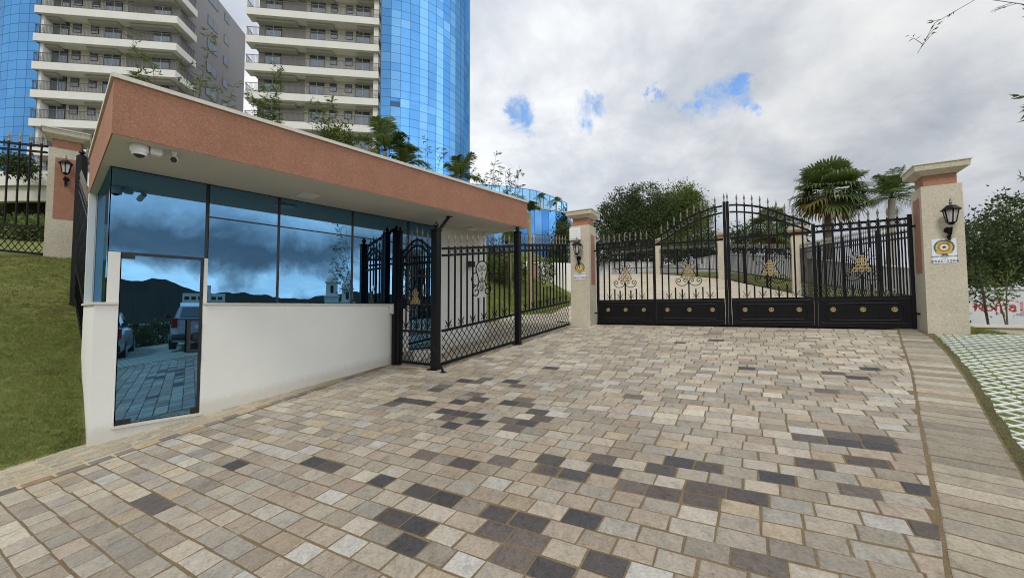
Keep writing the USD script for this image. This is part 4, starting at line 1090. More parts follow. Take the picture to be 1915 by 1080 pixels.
def drum(t, centre, radius, a0, a1, step, rows, sign, rngs, pale_cols=(), tilted=(), limit=300, core_z=(8, 47)):
    """A glass drum: flat panes in dark joints round a dark core. Angles from the front towards sign * TT."""
    k = int(round((a1 - a0) / step)); pts = [centre + radius * (sign * math.sin(a0 + step * i) * TT - math.cos(a0 + step * i) * TI) for i in range(k + 1)]
    mb = MB(); inner = [centre + (radius - 0.05) * (sign * math.sin(a0 + step * i) * TT - math.cos(a0 + step * i) * TI) for i in range(k + 1)]
    v = np.array([p + z * Z3 for z in core_z for p in inner]); f = [[i, i + 1, k + 2 + i, k + 1 + i] for i in range(k)]
    t.part('joint_frame', mb.add(v, f), MT['glass_joint'])
    items = []
    for c in range(k):
        pale = rngs.random() < 0.2 or c in pale_cols
        deep = not pale and rngs.random() < 0.35; col_turn = rngs.gauss(0, 0.008)
        for r in range(len(rows) - 1):
            p, q = pts[c], pts[c + 1]; d = q - p; L = np.linalg.norm(d); d /= L; nrm = np.cross(d, Z3) * sign
            m = MB().box(p + d * 0.018 + (rows[r] + 0.017) * Z3, d * (L - 0.036), nrm * 0.02, (rows[r + 1] - rows[r] - 0.034) * Z3)
            v, f = m.get(); cen = v.mean(0)
            rot = trimesh.transformations.rotation_matrix(col_turn + rngs.gauss(0, 0.003), Z3) @ trimesh.transformations.rotation_matrix(rngs.gauss(0, 0.003), d)
            if (c, r) in tilted:
                hinge = rows[r + 1] - 0.02; cen = p * 1.0 + (q - p) / 2 + hinge * Z3; rot = trimesh.transformations.rotation_matrix(0.2 * sign, d)
            v = (v - cen) @ rot[:3, :3].T + cen
            x = rngs.random(); key = 'tower_glass_pale' if (pale and x < 0.9) or x < 0.01 else 'tower_glass_deep' if (deep and x < 0.96) or x > 0.99 else 'tower_glass'
            area = 0.0
            P = v - EYE
            dd = P @ _f; px, py = P @ _r / dd, P @ _u / dd
            if px.max() > -1.26 and py.min() < 0.72 and py.max() > 0.25:
                area = (px.max() - px.min()) * (py.max() - py.min())
            items.append((area, v, f, key))
    items.sort(key=lambda x: -x[0])
    for a, v, f, key in items[:limit]:
        if a > 0:
            t.part('glass_pane', (v, f), MT[key])
    rest = MB()
    for a, v, f, key in items:
        if a == 0 or (a, v, f, key) in items[limit:limit] :
            rest.add(v, f)
    for a, v, f, key in items[limit:]:
        if a > 0:
            rest.add(v, f)
    t.part('pane_field', rest, MT['tower_glass'], 'the glass panes out of view and the smallest ones', kind='stuff')


def tower(name, label, s0, s1, tops, flip, side):
    """s0..s1: the balcony fronts; tops: heights of their slabs; flip: the facade mirrored; side: the grey flank seen to the right."""
    t = Thing(name, tw((s0 + s1) / 2, 6, tops[-1] - 3), label, 'apartment tower', 'apartment towers behind the guardhouse')
    W = s1 - s0; X = (lambda a: s1 - a) if flip else (lambda a: s0 + a)
    lo, hi = tops[-1] - 9, tops[0] + 2.6; D = 1.35

    def span(a, b): return tuple(sorted((X(a), X(b))))
    wl0, wl1 = span(0.75, 5.75); wr0, wr1 = span(5.75, W - 0.1)
    t.part('wall', tb(wl0, wl1, D, D + 0.4, lo, hi), MT['tower_taupe'], 'taupe stretch of facade'); t.part('wall', tb(wr0, wr1, D - 0.03, D + 0.4, lo, hi), MT['tower_beige'])
    c0, c1 = span(W - 0.62, W - 0.1)
    t.part('column', tb(c0, c1, 0.35, D - 0.031, lo, hi), MT['tower_white'])
    m0, m1 = span(1.5, W - 0.2)
    t.part('core', tb(m0, m1, D + 0.41, 13, lo, hi), MT['tower_grey'])
    for k, z in enumerate(tops):
        e0, e1 = (s0, s1)
        t.part('balcony_slab', tb(e0, e1, 0, D - 0.035, z - 0.78, z), MT['tower_white'])
        if side:                                              # the balcony turns the corner
            t.part('balcony_slab', tb(s1 - 0.95, s1, D - 0.034, 3.3, z - 0.78, z), MT['tower_white'])
        for a, b, thick in ((0.75, 5.0, 0.3), (6.1, 8.9, 0.26), (11.6, W - 0.6, 0.26)):
            p, q = span(a, b)
            t.part('beam', tb(p, q, 0.5, D - 0.036, z - 0.78 - thick, z - 0.781), MT['beam_grey'])
        # railing: two rails, bars, slanting braces
        mb = MB(); zr = z + 0.98
        mb.bar(tw(s0 + 0.05, 0.08, zr), tw(s1 - 0.05, 0.08, zr), 0.05, 0.05); mb.bar(tw(s0 + 0.05, 0.08, z + 0.1), tw(s1 - 0.05, 0.08, z + 0.1), 0.03, 0.03)
        for e in ((s0 + 0.05), (s1 - 0.05)):
            mb.bar(tw(e, 0.1, zr), tw(e, D if not side else 3.2, zr), 0.045, 0.045)
        t.part('hand_rail', mb, MT['tower_rail'])
        mb = MB(); x = s0 + 0.1
        while x < s1 - 0.1:
            mb.bar(tw(x, 0.08, z + 0.1), tw(x, 0.08, zr), 0.022, 0.022); x += 0.125
        for e in ((s0 + 0.05), (s1 - 0.05)):
            for i in range(1, 11 if not side else 24):
                mb.bar(tw(e, 0.08 + 0.125 * i, z + 0.05), tw(e, 0.08 + 0.125 * i, zr), 0.022, 0.022)
        t.part('rail_bars', mb, MT['tower_rail'], kind='stuff')
        # doors and windows, in front of the wall
        for a, b in ((1.45, 3.15), (6.25, 7.85), (11.25, 12.85)):
            p, q = span(a, b); z1 = z + 2.2
            d = t.part('balcony_door', tb(p, q, D - 0.075, D - 0.032, z - 0.02, z1), MT['frame_black'])
            m = (p + q) / 2
            for u0, u1 in ((p + 0.05, m - 0.03), (m + 0.03, q - 0.05)):
                t.part('pane', tb(u0, u1, D - 0.09, D - 0.076, z + 0.06, z1 - 0.06), MT['pane_grey'], under=d)
            t.part('middle_rail', tb(m - 0.028, m + 0.028, D - 0.095, D - 0.0755, z, z1), MT['aluminium'], under=d)
            t.part('roller_box', tb(p - 0.08, q + 0.08, D - 0.13, D - 0.032, z1 + 0.005, z1 + 0.25), MT['roller_box'], under=d)
        for a, b in ((8.45, 9.2), (10.1, 10.9)):
            p, q = span(a, b)
            w = t.part('window', tb(p, q, D - 0.07, D - 0.032, z + 1.15, z + 2.1), MT['frame_black'])
            t.part('pane', tb(p + 0.05, q - 0.05, D - 0.085, D - 0.0705, z + 1.2, z + 2.05), MT['pane_grey'], under=w)
    if side:
        sw = s1 - 0.96
        t.part('flank', tb(sw - 0.5, sw, D + 0.42, 15.6, lo, hi), MT['tower_grey'])
        for z in tops:
            for i0, i1, zz0, zz1, two in ((6.8, 8.9, 0.95, 2.2, True), (10.3, 11.4, 1.0, 2.1, False)):
                w = t.part('window', tb(sw + 0.001, sw + 0.03, i0, i1, z + zz0, z + zz1), MT['frame_black'])
                spans = ((i0 + 0.06, (i0 + i1) / 2 - 0.03), ((i0 + i1) / 2 + 0.03, i1 - 0.06)) if two else ((i0 + 0.06, i1 - 0.06),)
                for a, b in spans:
                    t.part('pane', tb(sw + 0.0305, sw + 0.04, a, b, z + zz0 + 0.06, z + zz1 - 0.06), MT['pane_grey'], under=w)
    return t


topsR = [37.86, 34.73, 31.6, 28.47, 25.34, 22.21, 19.08, 15.95]
topsL = [39.0, 36.03, 33.05, 30.07, 27.10, 24.13, 21.15, 18.17, 15.2]


def rows_of(tops, fl):
    r = []
    tops = [tops[0] + 2 * fl, tops[0] + fl] + list(tops)
    for z in tops[::-1]:
        r += [z - 0.75, z + 0.28, z + 1.22]
    return r + [tops[0] - 0.75 + fl]


tR = tower('apartment_tower', 'nearer apartment tower, right of the two, with long balconies and a curved blue glass end', -14.33, -0.27, topsR, False, False)
drum(tR, TP + 10.3 * TI, 10.3, 0.0, math.radians(104), math.radians(6.0), rows_of(topsR, 3.13), 1, random.Random(5), pale_cols=(4, 6, 8), tilted=((1, 9),))
tL = tower('apartment_tower', 'apartment tower on the left with a grey windowed flank and balconies turning the corner', -34.55, -21.15, topsL, True, True)
PL_ = TP - 34.2 * TT + 0.3 * TI
drum(tL, PL_ + 10.3 * TI, 10.3, 0.0, math.radians(60), math.radians(6.0), rows_of(topsL, 2.98), -1, random.Random(8), pale_cols=(4,), tilted=((2, 4),), limit=150)

# glass podium with a balustrade, right of the towers
pod = Thing('glass_podium', at(1030, 44, 6), 'low blue glass building with a glass balustrade on its roof', 'building')
line = [at(1063, 46, 0), at(1035, 44.6, 0), at(1000, 43.4, 0), at(960, 42.4, 0), at(915, 41.8, 0), at(860, 41.5, 0), at(800, 41.5, 0)]
L = [0.0]
for a, b in zip(line, line[1:]):
    L.append(L[-1] + np.linalg.norm(b - a))
pos = lambda x: np.array([np.interp(x, L, [p[i] for p in line]) for i in range(3)])
zc = 12.42
mb = MB(); ns = 40; xs = np.linspace(0, L[-1], ns); back = np.array([0.25, 0.97, 0])
for i in range(ns - 1):
    a, b = pos(xs[i]), pos(xs[i + 1]); mb.box(a + back * 0.06 + 2.5 * Z3, b - a, back * 9, (zc - 2.5) * Z3)
pod.part('core', mb, MT['glass_joint'])
mb = MB()
for i in range(ns - 1):
    a, b = pos(xs[i]), pos(xs[i + 1]); mb.box(a - back * 0.12 + zc * Z3, b - a, back * 9.2, 0.14 * Z3)
pod.part('cornice', mb, MT['tower_white'])
x = 0.02; rngp = random.Random(2); widths = 0.93
while x + widths < L[-1]:
    a, b = pos(x), pos(x + widths); d = (b - a) / np.linalg.norm(b - a)
    for z0, z1 in ((2.6, 6.9), (6.95, 9.55), (9.6, 12.38)):
        q = np.cross(d, Z3); q = q if q[1] < 0 else -q; jit = rngp.gauss(0, 0.006)
        pod.part('glass_pane', MB().box(a + d * 0.02 + z0 * Z3, d * (widths - 0.04) + q * jit, q * 0.02, (z1 - z0) * Z3), MT[rngp.choice(['tower_glass', 'tower_glass_pale', 'tower_glass', 'tower_glass_deep'])])
    x += widths
n = {'lw': ('layer_weight', {'blend': 0.3}), 'mr': ('map_range', {'to_min': 0.25, 'to_max': 0.9}), 'a': ('transparent_bsdf', {'color': (0.55, 0.75, 0.86)}), 'g': ('glossy_bsdf', {'color': (0.45, 0.7, 0.9), 'roughness': 0.0}), 'm': ('mix_closure', {})}
MT['balustrade_glass'] = M('balustrade_glass', n, [('lw.fresnel', 'mr.value'), ('mr.result', 'm.fac'), ('a.BSDF', 'm.closure1'), ('g.BSDF', 'm.closure2')], 'm.closure')
x = 0.05; w = 0.86
while x + w < L[-1]:
    a, b = pos(x), pos(x + w); h0, h1 = (1.05 + 0.75 * np.interp(q, [0, 4.5, 16], [0, 1, 1.3]) for q in (x, x + w))
    z0 = zc + 0.142
    v = [a + z0 * Z3, b + z0 * Z3, b + (z0 + h1) * Z3, a + (z0 + h0) * Z3]; off = back * 0.02
    v = v + [p + off for p in v]
    bp = pod.part('balustrade_pane', (np.array(v), np.array([[0, 1, 2, 3], [7, 6, 5, 4], [0, 4, 5, 1], [1, 5, 6, 2], [2, 6, 7, 3], [3, 7, 4, 0]])), MT['balustrade_glass'])
    pod.part('balustrade_post', MB().bar(a + z0 * Z3 - back * 0.04, a + (z0 + h0) * Z3 - back * 0.04, 0.06, 0.06), MT['tower_glass_deep'])
    pod.part('balustrade_rail', MB().bar(v[3] - back * 0.04, v[2] - back * 0.04, 0.05, 0.05), MT['tower_glass_deep'])
    x += w

# curved terrace under the left tower, with its dark carport
ter = Thing('terrace_building', at(20, 31, 8), 'white curved terrace over a dark opening behind the left railing', 'building')
mb, mb2, mb3 = MB(), MB(), MB(); c = at(30, 30.5, 0) + np.array([0, 15.5, 0]); an = np.linspace(math.radians(-165), math.radians(-62), 22); R = 15.5
for a0, a1 in zip(an, an[1:]):
    p, q = (c + R * np.array([math.cos(a), math.sin(a), 0]) for a in (a0, a1)); inn = (c - (p + q) / 2) / R
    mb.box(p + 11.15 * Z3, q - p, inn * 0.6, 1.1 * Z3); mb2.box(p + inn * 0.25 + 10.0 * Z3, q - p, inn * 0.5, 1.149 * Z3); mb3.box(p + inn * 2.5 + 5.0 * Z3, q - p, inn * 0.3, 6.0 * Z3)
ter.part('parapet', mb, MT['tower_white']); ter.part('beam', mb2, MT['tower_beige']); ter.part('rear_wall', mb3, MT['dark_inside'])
ter.part('deck', MB().lathe([(0, 11.3), (R - 0.61, 11.3), (R - 0.61, 11.5), (0, 11.5)], c, 40), MT['beam_grey'])
mb = MB()
for a in np.linspace(an[3], an[-3], 60):
    p = c + (R - 1.2) * np.array([math.cos(a), math.sin(a), 0]); mb.bar(p + 6.5 * Z3, p + 8.2 * Z3, 0.03)
ter.part('rail_bars', mb, MT['tower_rail'], kind='stuff')

# ------------------------------------------------------------------ inner fence, its pillars, and the walls beyond
inner = [(6.62, -0.25, 1.2), (5.27, -10.85, 2.15), (1.96, -18.4, 3.45), (-3.2, -24.8, 4.45), (-8.5, -29.0, 4.9)]
for i, (u, v, z) in enumerate(inner[1:4]):
    pillar('fence_pillar', GO + u * TU + v * TV, U3, V3, z, z + 2.55, 0.26, ['cream pillar of the inner fence, nearest of the three behind the gate', 'middle pillar of the inner fence, seen by the gate\'s central stiles', 'farthest pillar of the inner fence, before the big round trees'][i], [(-U3, z + 0.95, z + 2.3, 0.28)], 'pillars of the inner fence')
    if i < 2:
        lantern(gp(u - 0.262, v + 0.02, z + 1.75), -U3, V3, 0.9, ['black lantern on the nearest pillar of the inner fence', 'black lantern on the middle pillar of the inner fence'][i])


def long_fence(A, B, label, h=2.1, gap=0.15, name='iron_fence', group='iron fences behind the gate', foot=0.0, bars_apart=False, tips='iron_tip'):
    A, B = np.asarray(A, float), np.asarray(B, float); L = np.linalg.norm((B - A)[:2]); a = (B - A) / L; e = 0.0
    pl = Plane(A, a, np.cross(a / np.linalg.norm(a), Z3)); t = Thing(name, (A + B) / 2, label, 'fence', group)
    for nm, z, w in (('bottom_rail', 0.05, 0.05), ('lattice_rail', 0.6, 0.045), ('ring_rail', h - 0.24, 0.04), ('top_rail', h - 0.11, 0.04)):
        t.part(nm, MB().bar(pl.P(e, z), pl.P(L - e, z), 0.04, w, side=pl.c), MT['iron'])
    mb = MB(); boxp = sg.box(0, 0.07, L, 0.58)
    for s in (1, -1):
        for x in np.arange(-0.5, L + 0.5, 0.14):
            g = sg.LineString([(x, 0.07), (x + s * 0.41, 0.58)]).intersection(boxp)
            if not g.is_empty and g.length > 0.04:
                (p0, q0), (p1, q1) = list(g.coords)[0], list(g.coords)[-1]; mb.bar(pl.P(p0, q0, 0.006 * s), pl.P(p1, q1, 0.006 * s), 0.014, 0.008, side=pl.c)
    t.part('lattice', mb, MT['iron'], kind='stuff')
    mb, mt = MB(), MB()
    for x in np.arange(gap / 2, L, gap):
        m1 = MB().bar(pl.P(x, 0.62), pl.P(x, h - 0.06), 0.024, 0.024, side=a)
        s1 = MB(); spear(s1, pl.P(x, h - 0.055))
        if bars_apart:
            k = t.part('picket', m1, MT['iron']); t.part('spear_tip', s1, MT[tips], under=k, smooth=50)
        else:
            mb.mesh(m1); mt.mesh(s1)
    if not bars_apart:
        t.part('picket_row', mb, MT['iron'], kind='stuff'); t.part('spear_tips', mt, MT[tips], kind='stuff')
    if L > 3:
        for x in np.arange(2.5, L - 0.8, 2.5):
            t.part('fence_post', MB().bar(pl.P(x, -0.15), pl.P(x, h + 0.04), 0.08, 0.08, side=a), MT['iron'])
    return t


labs = ['iron fence from the right gate pillar to the first inner pillar', 'iron fence between the first and second inner pillars', 'iron fence between the second and third inner pillars', 'iron fence running left from the farthest inner pillar']
for (a, b, lab) in zip(inner, inner[1:], labs):
    A, B = gp(*a), gp(*b); d = (B - A) / np.linalg.norm((B - A)[:2]); long_fence(A + d * 0.27, B - d * 0.27, lab)
    # a low plinth carries the fence
    k = Thing('fence_plinth', (A + B) / 2, 'low cream plinth under the ' + lab[5:].replace('fence ', ''), 'plinth', 'plinths of the inner fence')
    k.part('kerb', MB().bar(A + d * 0.3 - 0.12 * Z3, B - d * 0.3 - 0.12 * Z3, 0.16, 0.28, side=np.cross(d, Z3)), MT['cream'])


def wall_between(name, pts, thick, mat, label, cap=True):
    t = Thing(name, np.mean(pts, 0), label, 'wall'); m, c = MB(), MB()
    for (a, b) in zip(pts, pts[1:]):
        a, b = np.array(a, float), np.array(b, float); d = b - a; d[2] = 0; nrm = np.cross(d / np.linalg.norm(d), Z3) * thick
        lo = min(z_land(a[0], a[1]), z_land(b[0], b[1])) - 0.6
        v = [np.r_[a[:2], lo], np.r_[b[:2], lo], b, a]; v = [x - nrm / 2 for x in v] + [x + nrm / 2 for x in v]
        F = np.array([[0, 1, 2, 3], [7, 6, 5, 4], [0, 4, 5, 1], [1, 5, 6, 2], [2, 6, 7, 3], [3, 7, 4, 0]])
        m.add(np.array(v), F)
        if cap:
            w = [a - nrm * 0.7, b - nrm * 0.7, b + nrm * 0.7, a + nrm * 0.7]; w = [x + 0.002 * Z3 for x in w] + [x + 0.06 * Z3 for x in w]
            c.add(np.array(w), np.array([[3, 2, 1, 0], [4, 5, 6, 7], [0, 1, 5, 4], [1, 2, 6, 5], [2, 3, 7, 6], [3, 0, 4, 7]]))
    t.part('wall_body', m, mat)
    if cap:
        t.part('wall_cap', c, MT['coping'])
    return t


MT['old_white'] = plain('weathered_white', (0.52, 0.52, 0.53), 0.75, var=0.12, scale=1.5)
wall_between('boundary_wall', [at(1085, 44, 6.6), at(1170, 42, 6.35), at(1235, 41, 6.2)], 0.2, MT['old_white'], 'long white boundary wall under the big round trees')
wall_between('boundary_wall', [at(1228, 37, 5.3), at(1350, 31.5, 5.75)], 0.2, MT['old_white'], 'white wall climbing to the right behind the inner fence')
wall_between('boundary_wall', [at(1362, 30, 5.6), at(1480, 23.5, 4.6), at(1610, 17.5, 3.5), at(1712, 14.2, 3.0)], 0.2, MT['old_white'], 'white side wall outside the inner fence, right of the drive')
wall_between('garden_kerb', [at(930, 12.9, 1.42), at(1000, 12.4, 1.5), at(1062, 12.0, 1.52)], 0.12, MT['coping'], 'low pale kerb at the foot of the lawn behind the railing', cap=False)
wall_between('low_wall', [at(1772, 9.0, 1.24), at(1960, 8.5, 1.22), at(2300, 7.0, 1.2)], 0.18, MT['cream'], 'low beige wall before the generator')
wall_between('garden_wall', [at(975, 25, 4.55), at(1075, 23, 4.2)], 0.3, MT['white_paint'], 'white garden wall on the crest of the lawn, seen through the railing', cap=False)
tb_ = Thing('planter', at(997, 22.5, 3.6), 'terracotta planter box on the lawn crest before the white garden wall', 'planter')
p = at(988, 22.5, 3.2); tb_.part('box', MB().box(p, [0.55, 0, 0], [0, 0.5, 0], [0, 0, 0.95]), MT['terracotta']); tb_.part('rim', MB().box(p + [-0.04, -0.04, 0.951], [0.63, 0, 0], [0, 0.58, 0], [0, 0, 0.07]), MT['cream'])

# left of the guardhouse: a pillar on the bank, railings, a post
bx = np.array([0.74, 0.67, 0]); bx /= np.linalg.norm(bx); by = np.cross(Z3, bx); cpl = at(113, 8.7)
zpl = 2.78
pillar('fence_pillar', cpl, bx, by, zpl, zpl + 2.30, 0.25, 'cream pillar with a terracotta inlay on the grass bank, far left', [(-by if np.dot(-by, cpl) < 0 else by, zpl + 0.80, zpl + 2.10, 0.30)], 'pillars of the inner fence')
face = -by if np.dot(-by, cpl) < 0 else by
lantern(cpl + face * 0.255 + bx * 0.02 + Z3 * (zpl + 1.66 - cpl[2]), face, bx, 0.9, 'black lantern on the far left pillar')
A = np.array([-9.0, 9.0, 0]); Bp = at(140, 7.3, 0); A = cpl * [1, 1, 0] + bx * 0.3; zA, zB = 2.82, float(z_land(Bp[0], Bp[1])) + 0.1
long_fence(np.r_[A[:2], zA], np.r_[Bp[:2], zB], 'iron fence seen end-on between the far left pillar and the guardhouse', h=2.35, gap=0.13, group='iron fences on the grass bank', bars_apart=True)
C = wp(-0.2, -2.0, 0); zC = float(z_land(C[0] - 0.2, C[1])) + 0.1
long_fence(np.r_[Bp[:2], zB] + [0.05, -0.05, 0], np.r_[C[:2], zC], 'short iron fence end-on against the guardhouse corner', h=2.2, gap=0.13, group='iron fences on the grass bank', bars_apart=True)
t = Thing('fence_post', np.r_[Bp[:2], zB], 'black fence post on the bank beside the guardhouse', 'post')
t.part('shaft', MB().bar(np.r_[Bp[:2], zB - 0.5], np.r_[Bp[:2], zB + 2.6], 0.1, 0.1), MT['iron']); mb = MB(); finial(mb, np.r_[Bp[:2], zB + 2.6]); t.part('finial', mb, MT['iron'], smooth=40)
D = cpl * [1, 1, 0] - bx * 0.30; E = at(-60, 8.45, 0)
long_fence(np.r_[D[:2], 2.80], np.r_[E[:2], 2.93], 'iron fence with gilt tips left of the far left pillar', h=2.45, gap=0.225, group='iron fences on the grass bank', bars_apart=True, tips='gilt')

# ------------------------------------------------------------------ plants
def leaf_cards(pts, dirs, size, rng, aspect=0.5, curl=0.25):
    """Leaves at pts, pointing along dirs: each a folded kite of two triangles."""
    pts, dirs = np.asarray(pts, float), np.asarray(dirs, float); n = len(pts)
    dirs = dirs / np.maximum(np.linalg.norm(dirs, axis=1, keepdims=True), 1e-9)
    r = rng.normal(size=(n, 3)); s = np.cross(dirs, r); s /= np.maximum(np.linalg.norm(s, axis=1, keepdims=True), 1e-9); up = np.cross(s, dirs)
    L = size * rng.uniform(0.65, 1.25, (n, 1)); w = L * aspect * 0.5
    a = pts; b = pts + dirs * L * 0.45 + s * w + up * L * curl * 0.2; c = pts + dirs * L - up * L * curl * 0.25; d = pts + dirs * L * 0.45 - s * w + up * L * curl * 0.2
    v = np.stack([a, b, c, d], 1).reshape(-1, 3); i = np.arange(n) * 4
    return v, np.vstack([np.stack([i, i + 1, i + 2], 1), np.stack([i, i + 2, i + 3], 1)])


def crown(blobs, n, size, seed, aspect=0.55, inner=0.35):
    """Leaves through lumpy blobs (centre, radii): most near the outside, in twig-sized clumps."""
    rng = np.random.default_rng(seed); P, Dr = [], []
    vol = np.array([np.prod(r) ** (2 / 3) for _, r in blobs]); share = vol / vol.sum()
    for (c, r), sh in zip(blobs, share):
        m = max(4, int(n * sh / 14)); c, r = np.asarray(c, float), np.asarray(r, float)
        d = rng.normal(size=(m, 3)); d /= np.linalg.norm(d, axis=1, keepdims=True)
        lump = 0.72 + 0.56 * meshkit.noise(d * 2.1 + c * 0.37 + 17, seed % 97)
        rad = np.where(rng.random(m) < inner, rng.uniform(0.35, 0.85, m), rng.uniform(0.8, 1.05, m)) * lump
        tw_ = c + d * rad[:, None] * r
        for q, dd in zip(tw_, d):
            k = rng.integers(9, 19); P.append(q + rng.normal(size=(k, 3)) * size * 1.05); Dr.append(dd * 0.9 + rng.normal(size=(k, 3)) * 0.8 - [0, 0, 0.25])
    return leaf_cards(np.vstack(P), np.vstack(Dr), size, rng, aspect)


def limbs(base, fork, ends, r0, seed):
    rng = random.Random(seed); mb = MB(); base, fork = np.asarray(base, float), np.asarray(fork, float)
    mid = (base + fork) / 2 + np.array([rng.uniform(-1, 1), rng.uniform(-1, 1), 0]) * r0
    mb.tube([base - [0, 0, 0.2], mid, fork], [r0 * 1.25, r0 * 0.9, r0 * 0.7], 8)
    for e in ends:
        e = np.asarray(e, float); m = fork + (e - fork) * 0.5 + np.array([rng.uniform(-1, 1), rng.uniform(-1, 1), rng.uniform(0, 1)]) * np.linalg.norm(e - fork) * 0.1
        mb.tube([fork - [0, 0, r0], m, e], [r0 * 0.6, r0 * 0.38, r0 * 0.1], 6)
    return mb


def tree(name, base, blobs, n, size, leaf, label, cat='tree', group=None, bark='bark', r0=0.18, seed=1, aspect=0.55, inner=0.35):
    t = Thing(name, base, label, cat, group); top = max(blobs, key=lambda b: b[0][2])[0]
    cen = np.mean([b[0] for b in blobs], 0); fork = np.array([base[0] * 0.5 + cen[0] * 0.5, base[1] * 0.5 + cen[1] * 0.5, base[2] + (cen[2] - base[2]) * 0.55])
    t.part('trunk', limbs(base, fork, [np.asarray(b[0]) for b in blobs], r0, seed), MT[bark], smooth=50)
    t.part('crown', crown(blobs, n, size, seed, aspect, inner), MT[leaf])
    return t


def blob(px, py, D, rx, rz, ry=None): return (at(px, D, py=py), (rx, ry or rx, rz))


def ground_at(px, D, dz=0.0):
    p = at(px, D, 0); p[2] = float(z_land(p[0], p[1])) + dz; return p


tree('round_tree', ground_at(1180, 46), [blob(1148, 425, 46, 2.6, 2.4), blob(1165, 392, 47, 2.3, 2.0), blob(1208, 385, 46, 2.7, 2.4), blob(1190, 430, 45, 3.2, 2.6), blob(1225, 430, 46, 2.4, 2.4)], 30000, 0.24, 'leaf_dark', 'broad dark green round tree, left of the two beyond the drive', group='big round trees beyond the drive', r0=0.3, seed=3)
tree('round_tree', ground_at(1272, 48), [blob(1272, 372, 48, 2.2, 1.7), blob(1258, 405, 48, 2.6, 2.4), blob(1290, 398, 48, 2.3, 2.2), blob(1280, 440, 47, 2.6, 2.3)], 26000, 0.24, 'leaf_light', 'lighter green round tree, right of the two beyond the drive', group='big round trees beyond the drive', r0=0.3, seed=4)
for i, (px, py, D, rx, rz, lf) in enumerate([(1128, 462, 43, 1.7, 1.7, 'leaf_dark'), (1168, 468, 43.5, 1.8, 1.5, 'leaf_dark'), (1215, 464, 43.5, 1.7, 1.6, 'leaf_mid'), (1258, 462, 43, 1.5, 1.4, 'leaf_light'), (1312, 458, 42, 1.3, 1.9, 'leaf_dark'), (1392, 445, 36, 1.6, 1.2, 'leaf_dark'), (1465, 440, 33, 1.5, 1.4, 'leaf_dark'), (1335, 470, 40, 1.4, 1.1, 'leaf_dark')]):
    tree('bush', ground_at(px, D), [blob(px, py, D, rx, rz), blob(px + 12, py + 12, D, rx * 0.8, rz * 0.8)], 2600, 0.24, lf,
         ['dark bush at the left end behind the left gate leaf', 'dark bush under the broad round tree', 'mid green bush between the two round trees', 'yellow-green bush under the lighter round tree', 'tall dark bush right of the round trees', 'dark bush behind the middle fence pillar', 'dark bush left of the fan palm', 'low dark bush before the tall dark one'][i], cat='bush', group='bushes beyond the drive', r0=0.07, seed=20 + i)


def frond(mb, o, az, rise, L, rng, leaf_len, n=30, droop=1.0, width=0.034, both=None):
    """A feather frond: a curved midrib with narrow leaflets on both sides. Returns leaf points."""
    h = np.array([math.cos(az), math.sin(az), 0]); t = np.linspace(0, 1, 12)
    P = np.array([o + h * L * (x * math.cos(rise) * (1 - 0.12 * x)) + Z3 * L * (x * math.sin(rise) - droop * 0.55 * x ** 2.2) for x in t])
    mb.tube(P, np.linspace(0.018, 0.004, 12) * max(1, L / 1.6), 4, cap=False)
    s = np.cross(h, Z3); V, F = [], []
    for i in range(n):
        x = 0.14 + 0.86 * i / (n - 1); p = np.array([np.interp(x, t, P[:, k]) for k in range(3)]); q = np.array([np.interp(min(1, x + 0.05), t, P[:, k]) for k in range(3)]); tan = q - p + 1e-6 * h; tan /= np.linalg.norm(tan)
        ll = leaf_len * math.sin(PI * (0.12 + 0.80 * x)) * rng.uniform(0.85, 1.15)
        for sg_ in (-1, 1):
            d = tan * 0.75 + s * sg_ * 0.8 - Z3 * (0.12 + 0.3 * rng.random()); d /= np.linalg.norm(d)
            e1 = p + d * ll * 0.55; e2 = p + d * ll - Z3 * ll * 0.22; wv = np.cross(d, Z3) * 0 + tan * width
            k = len(V); V += [p - wv * 0.4, p + wv * 0.4, e1 + wv * 0.5, e1 - wv * 0.5, e2]; F += [[k, k + 1, k + 2], [k, k + 2, k + 3], [k + 3, k + 2, k + 4]]
    return np.array(V), np.array(F)


def feather_palm(name, base, top, fronds, L, label, seed, trunk_r=0.11, leaf='leaf_palm', group=None, shaft='crownshaft', leaf_len=0.5, rise=(0.0, 1.35), droop=1.0):
    rng = random.Random(seed); t = Thing(name, base, label, 'palm', group); base, top = np.asarray(base, float), np.asarray(top, float)
    z = np.linspace(0, 1, 14); mid = (base + top) / 2 + [rng.uniform(-0.1, 0.1), 0, 0]
    P = [(1 - x) ** 2 * base + 2 * x * (1 - x) * mid + x ** 2 * top for x in z]; P[0] = P[0] - [0, 0, 0.2]
    t.part('trunk', MB().tube(P, [trunk_r * (1.25 - 0.45 * x) * (1 + 0.06 * (i % 2)) for i, x in enumerate(z)], 9), MT[shaft], smooth=50)
    for i in range(fronds):
        az = i * 2.399 + rng.uniform(-0.2, 0.2); r = rise[0] + (rise[1] - rise[0]) * (i + 0.5) / fronds + rng.uniform(-0.12, 0.12)
        rib = MB(); v, f = frond(rib, top + [0, 0, 0.05], az, r, L * rng.uniform(0.7, 1.15), rng, leaf_len, droop=rng.uniform(0.75, 1.25) * droop * (1.15 - 0.35 * r))
        rib.add(v, f); t.part('frond', rib, MT[leaf])
    return t


